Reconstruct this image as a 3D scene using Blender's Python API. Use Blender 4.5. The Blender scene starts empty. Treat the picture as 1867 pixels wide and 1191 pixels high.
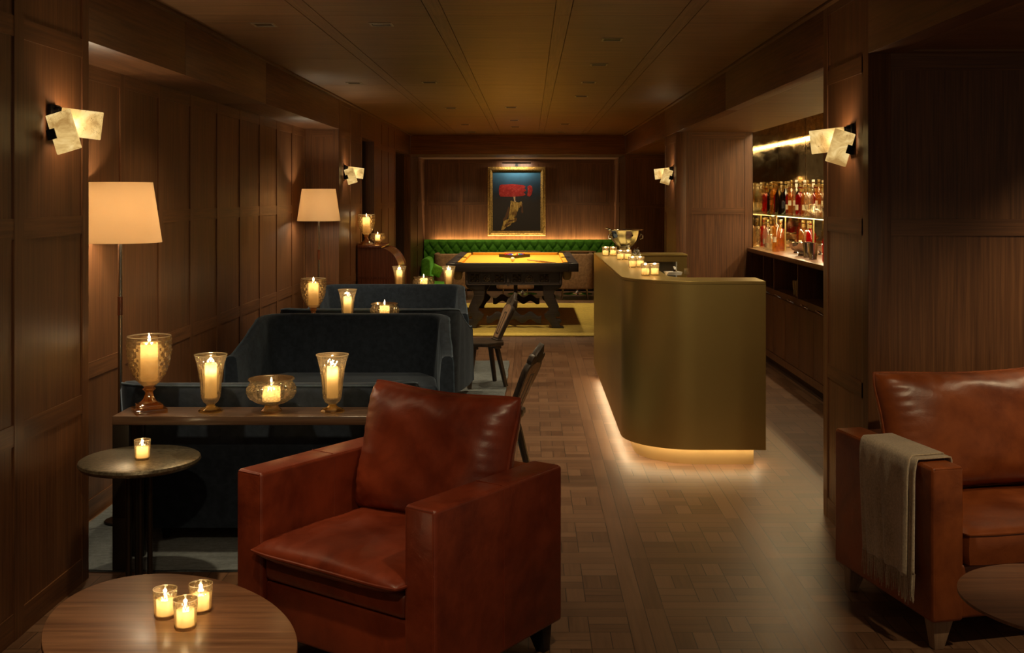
import bpy, bmesh, math, random
from mathutils import Vector, Matrix
PI = math.pi
random.seed(7)
scene = bpy.context.scene
COL = scene.collection

# ------------------------------------------------------------------ camera, world, exposure
F = 2000.0                       # focal length in pixels of the 1867 px wide frame
cam_d = bpy.data.cameras.new('camera'); cam = bpy.data.objects.new('camera', cam_d); COL.objects.link(cam)
cam.location = (0, 0, 1.6); cam.rotation_euler = (PI/2, 0, 0)
cam_d.sensor_width = 36.0; cam_d.lens = 36.0*F/1867.0
cam_d.shift_x = -(966-933.5)/1867.0; cam_d.shift_y = -(595.5-358)/1867.0
cam_d.clip_start = 0.05
scene.camera = cam
w = bpy.data.worlds.new('world'); scene.world = w; w.use_nodes = True
w.node_tree.nodes['Background'].inputs[0].default_value = (1.0, 0.72, 0.46, 1)
w.node_tree.nodes['Background'].inputs[1].default_value = 0.06
vs = scene.view_settings
vs.view_transform = 'Standard'; vs.look = 'None'; vs.gamma = 1.0; vs.use_curve_mapping = False
vs.exposure = 1.0
scene.cycles.max_bounces = 10; scene.cycles.diffuse_bounces = 4; scene.cycles.glossy_bounces = 4
scene.cycles.transparent_max_bounces = 24; scene.cycles.transmission_bounces = 6
scene.cycles.sample_clamp_indirect = 3.0
scene.cycles.use_denoising = True

WARM = (1.0, 0.76, 0.44)
AMB = (1.0, 0.58, 0.25)
K = dict(down=32.0, fore=40.0, candle=0.42, led=17.0, uplight=.8, sconce=1.3, lamp=5.4, pool=120.0, backled=7.0, shelf=2.5, pic=2.0)

def light(name, kind, loc, energy, color=WARM, parent=None, **kw):
    d = bpy.data.lights.new(name, kind); d.energy = energy; d.color = color
    for k, v in kw.items():
        if k not in ('rot', 'aim'): setattr(d, k, v)
    o = bpy.data.objects.new(name, d); COL.objects.link(o); o.location = loc
    if 'rot' in kw: o.rotation_euler = kw['rot']
    if 'aim' in kw:
        o.rotation_euler = (Vector(kw['aim'])-Vector(loc)).to_track_quat('-Z', 'Y').to_euler()
    if parent is not None: o.parent = parent
    return o

# ------------------------------------------------------------------ materials
MATS = {}
def newmat(name):
    m = bpy.data.materials.new(name); m.use_nodes = True; nt = m.node_tree
    b = nt.nodes['Principled BSDF']; MATS[name] = m
    return m, nt, b
def nd(nt, t, **kw):
    n = nt.nodes.new(t)
    for k, v in kw.items(): setattr(n, k, v)
    return n
def ramp(nt, fac, stops):
    r = nd(nt, 'ShaderNodeValToRGB'); e = r.color_ramp.elements
    while len(e) < len(stops): e.new(0.5)
    for el, (p, c) in zip(e, stops):
        el.position = p; el.color = (*c, 1)
    nt.links.new(fac, r.inputs[0]); return r.outputs[0]
def mth(nt, op, a, b=None, c=None):
    n = nd(nt, 'ShaderNodeMath', operation=op)
    for i, v in enumerate((a, b, c)):
        if v is None: continue
        if isinstance(v, (int, float)): n.inputs[i].default_value = v
        else: nt.links.new(v, n.inputs[i])
    return n.outputs[0]
def mixc(nt, fac, a, b, mode='MIX'):
    n = nd(nt, 'ShaderNodeMix', data_type='RGBA', blend_type=mode)
    for i, v in ((0, fac), (6, a), (7, b)):
        if isinstance(v, (int, float)): n.inputs[i].default_value = v
        elif isinstance(v, tuple): n.inputs[i].default_value = (*v, 1)
        else: nt.links.new(v, n.inputs[i])
    return n.outputs[2]
def coords(nt, scale=(1, 1, 1), kind='Object', rot=(0, 0, 0)):
    tc = nd(nt, 'ShaderNodeTexCoord'); mp = nd(nt, 'ShaderNodeMapping')
    mp.inputs['Scale'].default_value = scale; mp.inputs['Rotation'].default_value = rot
    nt.links.new(tc.outputs[kind], mp.inputs[0]); return mp.outputs[0]
def noise(nt, vec, scale=5, detail=4, rough=.5, dist=0):
    n = nd(nt, 'ShaderNodeTexNoise'); n.inputs['Scale'].default_value = scale
    n.inputs['Detail'].default_value = detail; n.inputs['Roughness'].default_value = rough
    n.inputs['Distortion'].default_value = dist
    nt.links.new(vec, n.inputs['Vector']); return n.outputs['Fac']
def bump(nt, b, h, strength=.2, dist=.01):
    n = nd(nt, 'ShaderNodeBump'); n.inputs['Strength'].default_value = strength; n.inputs['Distance'].default_value = dist
    nt.links.new(h, n.inputs['Height']); nt.links.new(n.outputs[0], b.inputs['Normal'])

def wood(name, dark, lite, grain='z', rough=.42, fine=85, coat=0.0, island=.22):
    m, nt, b = newmat(name)
    lo = 2.2
    sc = {'z': (fine, fine, lo), 'x': (lo, fine, fine), 'y': (fine, lo, fine)}[grain]
    v = coords(nt, sc)
    geo = nd(nt, 'ShaderNodeNewGeometry')
    off = nd(nt, 'ShaderNodeVectorMath', operation='ADD')
    sh = nd(nt, 'ShaderNodeCombineXYZ')
    r = mth(nt, 'MULTIPLY', geo.outputs['Random Per Island'], 37.0)
    for i in range(3): nt.links.new(r, sh.inputs[i])
    nt.links.new(v, off.inputs[0]); nt.links.new(sh.outputs[0], off.inputs[1])
    n1 = noise(nt, off.outputs[0], 1.0, 6, .6, .3)
    sc2 = {'z': (9, 9, .9), 'x': (.9, 9, 9), 'y': (9, .9, 9)}[grain]
    v2 = coords(nt, sc2)
    off2 = nd(nt, 'ShaderNodeVectorMath', operation='ADD'); nt.links.new(v2, off2.inputs[0]); nt.links.new(sh.outputs[0], off2.inputs[1])
    n2 = noise(nt, off2.outputs[0], 1.0, 3, .5, 1.2)
    f = mth(nt, 'ADD', mth(nt, 'MULTIPLY', n1, .72), mth(nt, 'MULTIPLY', n2, .28))
    c = ramp(nt, f, [(.37, dark), (.51, tuple((a+d)/2 for a, d in zip(dark, lite))), (.64, lite)])
    br = mth(nt, 'ADD', 1.0-island/2, mth(nt, 'MULTIPLY', geo.outputs['Random Per Island'], island))
    cc = nd(nt, 'ShaderNodeCombineXYZ')
    for i in range(3): nt.links.new(br, cc.inputs[i])
    c = mixc(nt, 1.0, c, cc.outputs[0], 'MULTIPLY')
    nt.links.new(c, b.inputs['Base Color'])
    b.inputs['Roughness'].default_value = rough
    b.inputs['Coat Weight'].default_value = coat; b.inputs['Coat Roughness'].default_value = .2
    bump(nt, b, n1, .25, .002)
    return m
WD, WL = (.085, .033, .013), (.185, .078, .029)
wood('oak_v', WD, WL, 'z'); wood('oak_x', WD, WL, 'x'); wood('oak_y', WD, WL, 'y')
wood('ceil_x', (.10, .045, .018), (.24, .12, .05), 'x', island=.2)
wood('ceil_y', (.10, .045, .018), (.22, .11, .046), 'y', island=.1)
wood('walnut_x', (.10, .040, .018), (.27, .125, .06), 'x', rough=.3, fine=45, coat=.2)
wood('table_wood', (.13, .055, .026), (.30, .14, .068), 'x', rough=.35, fine=40, coat=.15)
wood('mahogany', (.10, .028, .012), (.20, .06, .026), 'z', rough=.2, coat=.5)
wood('mahogany_y', (.13, .045, .015), (.34, .15, .05), 'y', rough=.14, coat=.8)
wood('ebony', (.014, .011, .011), (.036, .027, .025), 'x', rough=.36)
wood('ebony_carved', (.035, .028, .027), (.075, .058, .052), 'x', rough=.26)
wood('old_oak', (.020, .014, .011), (.06, .042, .030), 'z', rough=.4)
wood('carved_lite', (.16, .09, .045), (.36, .22, .12), 'z', rough=.5)
wood('leg_pale', (.22, .13, .075), (.36, .23, .14), 'z', rough=.5)
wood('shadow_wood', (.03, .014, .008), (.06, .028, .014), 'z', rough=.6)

def simple(name, color, rough=.5, metal=0., **kw):
    m, nt, b = newmat(name)
    b.inputs['Base Color'].default_value = (*color, 1); b.inputs['Roughness'].default_value = rough; b.inputs['Metallic'].default_value = metal
    for k, v in kw.items(): b.inputs[k.replace('_', ' ')].default_value = v
    return m
simple('black', (.008, .007, .007), .4)
simple('black_metal', (.015, .014, .013), .35, .8)
simple('silver', (.74, .76, .80), .10, 1.)
simple('steel', (.66, .68, .66), .5, .15)
simple('chrome', (.7, .68, .65), .1, 1.)
simple('nickel', (.38, .34, .29), .25, 1.)
simple('wick', (.02, .015, .01), .9)
simple('white_linen', (.75, .72, .66), .8)
simple('ball_ivory', (.85, .80, .66), .1)
for n, c in (('red', (.5, .02, .015)), ('blue', (.02, .04, .25)), ('yellow', (.8, .45, .02)), ('black', (.01, .01, .01)), ('orange', (.7, .15, .02)), ('green', (.01, .15, .04)), ('maroon', (.2, .01, .02)), ('violet', (.12, .02, .2))):
    simple('ball_'+n, c, .1)
simple('led_housing', (.05, .04, .03), .5)
simple('fixture_dark', (.015, .02, .02), .25, .3)
simple('fixture_rim', (.30, .26, .2), .3, .7)

def emis(name, color, s):
    m, nt, b = newmat(name); nt.nodes.remove(b)
    e = nd(nt, 'ShaderNodeEmission'); e.inputs[0].default_value = (*color, 1); e.inputs[1].default_value = s
    nt.links.new(e.outputs[0], nt.nodes['Material Output'].inputs[0]); return m
emis('flame', (1., .80, .45), 10.)
emis('led_floor', (1., .73, .40), K['led'])
emis('led_wall', (1., .68, .36), K['uplight'])
emis('led_gold', (1., .74, .30), K['backled'])
emis('led_shelf', (1., .72, .34), K['shelf'])
emis('bulb', (1., .7, .4), 6.)

def brass():
    m, nt, b = newmat('brass'); v = coords(nt, (1, 1, 1))
    n = noise(nt, v, 3.0, 4, .6); n2 = noise(nt, coords(nt, (2, 2, 60)), 1.0, 3)
    nt.links.new(ramp(nt, n, [(.3, (.55, .415, .145)), (.7, (.60, .455, .165))]), b.inputs['Base Color'])
    b.inputs['Metallic'].default_value = .9
    nt.links.new(mth(nt, 'ADD', .36, mth(nt, 'MULTIPLY', n, .03)), b.inputs['Roughness'])
    
brass()
def brassp():
    m, nt, b = newmat('brass_plinth')
    b.inputs['Base Color'].default_value = (.55, .38, .16, 1); b.inputs['Metallic'].default_value = .7; b.inputs['Roughness'].default_value = .5
brassp()
def bronze():
    m, nt, b = newmat('bronze'); n = noise(nt, coords(nt), 60., 6, .7, .5)
    nt.links.new(ramp(nt, n, [(.35, (.08, .065, .042)), (.65, (.26, .22, .15))]), b.inputs['Base Color'])
    b.inputs['Metallic'].default_value = .75; nt.links.new(mth(nt, 'ADD', .22, mth(nt, 'MULTIPLY', n, .25)), b.inputs['Roughness'])
    bump(nt, b, n, .15, .002)
bronze()
simple('bronze_dark', (.035, .028, .02), .35, .7)
wood('console_wood', (.055, .030, .018), (.13, .072, .042), 'x', rough=.28, coat=.3)

def leather(name, dark, lite, sc=3.):
    m, nt, b = newmat(name); v = coords(nt)
    n = noise(nt, v, sc, 5, .6, .6); n2 = noise(nt, v, 220., 3, .6)
    n3 = noise(nt, v, 14., 4, .6)
    f = mth(nt, 'ADD', mth(nt, 'MULTIPLY', n, .75), mth(nt, 'MULTIPLY', n3, .25))
    nt.links.new(ramp(nt, f, [(.36, dark), (.62, lite)]), b.inputs['Base Color'])
    nt.links.new(mth(nt, 'ADD', .28, mth(nt, 'MULTIPLY', n3, .2)), b.inputs['Roughness'])
    b.inputs['Coat Weight'].default_value = .15; b.inputs['Coat Roughness'].default_value = .3
    h = mth(nt, 'ADD', mth(nt, 'MULTIPLY', n2, .25), mth(nt, 'MULTIPLY', noise(nt, v, 9., 3, .5, 1.), 2.0))
    bump(nt, b, h, .22, .006)
leather('leather_red', (.11, .015, .005), (.25, .040, .013))
leather('leather_tan', (.15, .032, .007), (.34, .085, .018))
simple('seam', (.30, .10, .04), .5)

def velvet(name, c, sheen, tint, rough=.85, sc=25.):
    m, nt, b = newmat(name); n = noise(nt, coords(nt), sc, 4, .6, .4)
    nt.links.new(ramp(nt, n, [(.35, tuple(x*.75 for x in c)), (.65, tuple(x*1.2 for x in c))]), b.inputs['Base Color'])
    b.inputs['Roughness'].default_value = rough; b.inputs['Sheen Weight'].default_value = sheen
    b.inputs['Sheen Tint'].default_value = (*tint, 1); b.inputs['Sheen Roughness'].default_value = .35
    b.inputs['Specular IOR Level'].default_value = .15
velvet('velvet_blue', (.022, .031, .048), .35, (.40, .52, .70))
velvet('velvet_piping', (.045, .07, .10), .8, (.45, .6, .85))
velvet('velvet_green', (.075, .24, .022), .6, (.25, .9, .15))
velvet('velvet_lime', (.16, .42, .04), .4, (.5, 1., .2))
velvet('tan_fabric', (.36, .22, .12), .2, (.9, .7, .5), .7)
velvet('tan_pillow', (.20, .15, .09), .2, (.9, .7, .5), .9, 150.)

def rugmat(name, a, c, sc):
    m, nt, b = newmat(name); v = coords(nt)
    n = noise(nt, v, sc, 8, .75); n2 = noise(nt, coords(nt, (3, 30, 1)), 1.5, 4, .6, .5)
    f = mth(nt, 'ADD', mth(nt, 'MULTIPLY', n, .6), mth(nt, 'MULTIPLY', n2, .4))
    nt.links.new(ramp(nt, f, [(.35, a), (.65, c)]), b.inputs['Base Color'])
    b.inputs['Roughness'].default_value = .95; b.inputs['Sheen Weight'].default_value = .2
    bump(nt, b, n, .7, .012)
rugmat('rug_blue', (.035, .050, .060), (.17, .20, .22), 40.)
rugmat('rug_yellow', (.42, .29, .035), (.78, .58, .10), 26.)
def feltm():
    m, nt, b = newmat('felt'); n = noise(nt, coords(nt), 90., 3)
    nt.links.new(ramp(nt, n, [(.3, (.72, .33, .015)), (.7, (.82, .40, .025))]), b.inputs['Base Color']); b.inputs['Roughness'].default_value = .9
feltm()
def woolm():
    m, nt, b = newmat('wool'); v = coords(nt); n = noise(nt, v, 130., 5, .7); n2 = noise(nt, v, 10., 3)
    f = mth(nt, 'ADD', mth(nt, 'MULTIPLY', n, .7), mth(nt, 'MULTIPLY', n2, .3))
    nt.links.new(ramp(nt, f, [(.35, (.30, .23, .15)), (.65, (.62, .49, .34))]), b.inputs['Base Color'])
    b.inputs['Roughness'].default_value = .95; b.inputs['Sheen Weight'].default_value = .5; bump(nt, b, n, .4, .003)
woolm()
def shade():
    m, nt, b = newmat('lamp_shade'); nt.nodes.remove(b)
    d = nd(nt, 'ShaderNodeBsdfDiffuse'); t = nd(nt, 'ShaderNodeBsdfTranslucent'); mx = nd(nt, 'ShaderNodeMixShader')
    d.inputs[0].default_value = (.75, .60, .44, 1); t.inputs[0].default_value = (.58, .455, .31, 1)
    mx.inputs[0].default_value = .62
    nt.links.new(d.outputs[0], mx.inputs[1]); nt.links.new(t.outputs[0], mx.inputs[2]); nt.links.new(mx.outputs[0], nt.nodes['Material Output'].inputs[0])
shade()
def wax():
    m, nt, b = newmat('wax'); nt.nodes.remove(b)
    d = nd(nt, 'ShaderNodeBsdfDiffuse'); t = nd(nt, 'ShaderNodeBsdfTranslucent'); mx = nd(nt, 'ShaderNodeMixShader')
    d.inputs[0].default_value = (.85, .68, .42, 1); t.inputs[0].default_value = (.95, .78, .46, 1)
    mx.inputs[0].default_value = .6
    nt.links.new(d.outputs[0], mx.inputs[1]); nt.links.new(t.outputs[0], mx.inputs[2]); nt.links.new(mx.outputs[0], nt.nodes['Material Output'].inputs[0])
wax()
def glass(name, tint, base=.10, edge=.75, body=.05, bodyc=(.9, .75, .5), rough=.04, refr=0.):
    m, nt, b = newmat(name); nt.nodes.remove(b)
    tr = nd(nt, 'ShaderNodeBsdfTransparent'); tr.inputs[0].default_value = (*tint, 1)
    gl = nd(nt, 'ShaderNodeBsdfGlossy'); gl.inputs[0].default_value = (1, .97, .92, 1); gl.inputs['Roughness'].default_value = rough
    df = nd(nt, 'ShaderNodeBsdfTranslucent'); df.inputs[0].default_value = (*bodyc, 1)
    lw = nd(nt, 'ShaderNodeLayerWeight'); lw.inputs[0].default_value = .5
    f = mth(nt, 'ADD', base, mth(nt, 'MULTIPLY', mth(nt, 'POWER', lw.outputs['Facing'], 3.0), edge))
    m1 = nd(nt, 'ShaderNodeMixShader'); m1.inputs[0].default_value = body
    nt.links.new(tr.outputs[0], m1.inputs[1]); nt.links.new(df.outputs[0], m1.inputs[2])
    src = m1.outputs[0]
    if refr:
        rf = nd(nt, 'ShaderNodeBsdfRefraction'); rf.inputs[0].default_value = (*tint, 1); rf.inputs['IOR'].default_value = 1.5; rf.inputs['Roughness'].default_value = .0
        m3 = nd(nt, 'ShaderNodeMixShader'); m3.inputs[0].default_value = refr
        nt.links.new(m1.outputs[0], m3.inputs[1]); nt.links.new(rf.outputs[0], m3.inputs[2]); src = m3.outputs[0]
    m2 = nd(nt, 'ShaderNodeMixShader'); nt.links.new(f, m2.inputs[0]); nt.links.new(src, m2.inputs[1]); nt.links.new(gl.outputs[0], m2.inputs[2])
    nt.links.new(m2.outputs[0], nt.nodes['Material Output'].inputs[0]); return m
glass('crystal', (.97, .95, .90), .10, .6, .03)
glass('crystal_cut', (.98, .95, .88), .12, .5, .13, (1., .82, .52), rough=.08, refr=.38)
glass('crystal_rim_glint', (.98, .95, .90), .25, .5, .45, (1., .88, .66), rough=.1)  # milkier glass, a bright ring standing in for the rim highlight
glass('crystal_amber', (.95, .86, .74), .12, .5, .12, (.95, .72, .42), rough=.08, refr=.38)
glass('foot_amber', (.85, .62, .28), .20, .6, .40, (1., .70, .25))
glass('foot_brown', (.66, .38, .14), .20, .6, .35, (.8, .45, .12))
glass('shelf_glass', (.86, .92, .80), .12, .5, .05, (.8, .9, .6))
glass('bottle_clear', (.94, .93, .86), .12, .6, .08)
glass('bottle_amber', (.90, .62, .26), .10, .5, .12, (.8, .4, .08))
glass('bottle_green', (.42, .48, .22), .10, .5, .10, (.2, .3, .08))
glass('bottle_red', (.62, .04, .03), .08, .5, .25, (.7, .03, .02))
glass('bottle_dark', (.05, .03, .03), .12, .5, .2, (.05, .02, .02))
simple('label_cream', (.72, .62, .42), .7); simple('label_dark', (.03, .03, .04), .6); simple('foil_gold', (.75, .55, .2), .25, .9); simple('foil_white', (.8, .76, .66), .4)

def alab():
    m, nt, b = newmat('alabaster'); v = coords(nt)
    n = noise(nt, v, 14., 5, .6, .8); n2 = noise(nt, v, 30., 3, .5, 2.5)
    vein = mth(nt, 'LESS_THAN', mth(nt, 'ABSOLUTE', mth(nt, 'SUBTRACT', n2, .5)), .006)
    mask = mth(nt, 'GREATER_THAN', noise(nt, v, 9., 2), .56)
    vein = mth(nt, 'MULTIPLY', vein, mask)
    c = ramp(nt, n, [(.34, (.34, .22, .09)), (.5, (.58, .44, .22)), (.64, (.72, .60, .36))])
    c = mixc(nt, vein, c, (.12, .04, .01))
    nt.links.new(mixc(nt, 1.0, c, (.55, .52, .42), 'MULTIPLY'), b.inputs['Base Color']); nt.links.new(mixc(nt, 1.0, c, (1., .86, .60), 'MULTIPLY'), b.inputs['Emission Color'])
    b.inputs['Emission Strength'].default_value = .60; b.inputs['Roughness'].default_value = .35
alab()
def antique():
    m, nt, b = newmat('antique_mirror'); v = coords(nt)
    n = noise(nt, v, 11., 6, .75, .2); s = noise(nt, v, 150., 3, .7)
    f = mth(nt, 'ADD', mth(nt, 'MULTIPLY', n, .7), mth(nt, 'MULTIPLY', s, .3))
    nt.links.new(ramp(nt, f, [(.38, (.76, .62, .38)), (.52, (.56, .44, .25)), (.66, (.20, .14, .08))]), b.inputs['Base Color'])
    b.inputs['Metallic'].default_value = 1.
    nt.links.new(ramp(nt, f, [(.42, (.015,)*3), (.70, (.12,)*3)]), b.inputs['Roughness'])
antique()
def gilt():
    m, nt, b = newmat('gilt'); n = noise(nt, coords(nt), 55., 5, .7, 1.)
    nt.links.new(ramp(nt, n, [(.35, (.14, .07, .015)), (.6, (.75, .48, .13))]), b.inputs['Base Color'])
    b.inputs['Metallic'].default_value = .6; b.inputs['Roughness'].default_value = .4; bump(nt, b, n, .9, .02)
gilt()
def parquet():
    m, nt, b = newmat('parquet')
    tc = nd(nt, 'ShaderNodeTexCoord'); sp = nd(nt, 'ShaderNodeSeparateXYZ'); nt.links.new(tc.outputs['Object'], sp.inputs[0])
    M = .6; P = .075
    X = mth(nt, 'ADD', sp.outputs[0], 40*M-.445); Y = mth(nt, 'ADD', sp.outputs[1], 40*M-.05)
    fx = mth(nt, 'DIVIDE', mth(nt, 'MODULO', X, M), P); fy = mth(nt, 'DIVIDE', mth(nt, 'MODULO', Y, M), P)   # 0..8
    ix = mth(nt, 'FLOOR', fx); iy = mth(nt, 'FLOOR', fy)
    mx = mth(nt, 'FLOOR', mth(nt, 'DIVIDE', X, M)); my = mth(nt, 'FLOOR', mth(nt, 'DIVIDE', Y, M))
    # border planks: ix in {0,7} -> along y ; iy in {0,7} -> along x ; inside basket weave of two-plank blocks
    bx = mth(nt, 'ADD', mth(nt, 'LESS_THAN', ix, .5), mth(nt, 'GREATER_THAN', ix, 6.5))
    by = mth(nt, 'ADD', mth(nt, 'LESS_THAN', iy, .5), mth(nt, 'GREATER_THAN', iy, 6.5))
    cx = mth(nt, 'FLOOR', mth(nt, 'DIVIDE', mth(nt, 'SUBTRACT', ix, 1), 2)); cy = mth(nt, 'FLOOR', mth(nt, 'DIVIDE', mth(nt, 'SUBTRACT', iy, 1), 2))
    par = mth(nt, 'MODULO', mth(nt, 'ADD', mth(nt, 'ADD', cx, cy), 10), 2)         # 0/1
    inside = par                                                                   # 1 -> along y
    alongy = mth(nt, 'MAXIMUM', bx, mth(nt, 'MULTIPLY', mth(nt, 'SUBTRACT', 1, by), inside))
    alongy = mth(nt, 'MINIMUM', alongy, 1)
    # plank ids
    def blend(a, c, f): return mth(nt, 'ADD', mth(nt, 'MULTIPLY', a, f), mth(nt, 'MULTIPLY', c, mth(nt, 'SUBTRACT', 1, f)))
    idx = blend(ix, mth(nt, 'ADD', blend(mth(nt, 'MULTIPLY', 0, cx), mth(nt, 'ADD', cx, 20), by), 0), alongy)
    idy = blend(blend(mth(nt, 'MULTIPLY', 0, cy), mth(nt, 'ADD', cy, 40), bx), iy, alongy)
    cmb = nd(nt, 'ShaderNodeCombineXYZ')
    nt.links.new(mth(nt, 'ADD', mth(nt, 'MULTIPLY', mx, 71), idx), cmb.inputs[0]); nt.links.new(mth(nt, 'ADD', mth(nt, 'MULTIPLY', my, 53), idy), cmb.inputs[1]); nt.links.new(alongy, cmb.inputs[2])
    wn = nd(nt, 'ShaderNodeTexWhiteNoise', noise_dimensions='3D'); nt.links.new(cmb.outputs[0], wn.inputs[0])
    rnd = wn.outputs['Value']
    # joints
    lx = mth(nt, 'FRACT', fx); ly = mth(nt, 'FRACT', fy)
    ex = mth(nt, 'MINIMUM', lx, mth(nt, 'SUBTRACT', 1, lx)); ey = mth(nt, 'MINIMUM', ly, mth(nt, 'SUBTRACT', 1, ly))
    # block ends
    ebx = mth(nt, 'ABSOLUTE', mth(nt, 'SUBTRACT', mth(nt, 'FRACT', mth(nt, 'ADD', mth(nt, 'DIVIDE', mth(nt, 'ADD', fx, 1), 2), .5)), .5))
    eby = mth(nt, 'ABSOLUTE', mth(nt, 'SUBTRACT', mth(nt, 'FRACT', mth(nt, 'ADD', mth(nt, 'DIVIDE', mth(nt, 'ADD', fy, 1), 2), .5)), .5))
    side = blend(ex, ey, alongy)
    end = mth(nt, 'MULTIPLY', blend(mth(nt, 'ADD', eby, bx), mth(nt, 'ADD', ebx, by), alongy), 2)
    gap = mth(nt, 'LESS_THAN', mth(nt, 'MINIMUM', side, end), .022)
    # grain
    gx = noise(nt, coords(nt, (2.5, 60, 1)), 1., 5, .6, .3); gy = noise(nt, coords(nt, (60, 2.5, 1)), 1., 5, .6, .3)
    g = blend(gy, gx, alongy)
    f = mth(nt, 'ADD', mth(nt, 'MULTIPLY', g, .68), mth(nt, 'MULTIPLY', rnd, .32))
    c = ramp(nt, f, [(.28, (.095, .044, .022)), (.5, (.150, .076, .040)), (.74, (.20, .108, .060))])
    c = mixc(nt, gap, c, (.028, .014, .008))
    nt.links.new(c, b.inputs['Base Color']); b.inputs['Roughness'].default_value = .42
    nt.links.new(mth(nt, 'ADD', .36, mth(nt, 'MULTIPLY', g, .2)), b.inputs['Roughness'])
    bump(nt, b, mth(nt, 'SUBTRACT', g, mth(nt, 'MULTIPLY', gap, 2)), .2, .002)
parquet()

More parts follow.
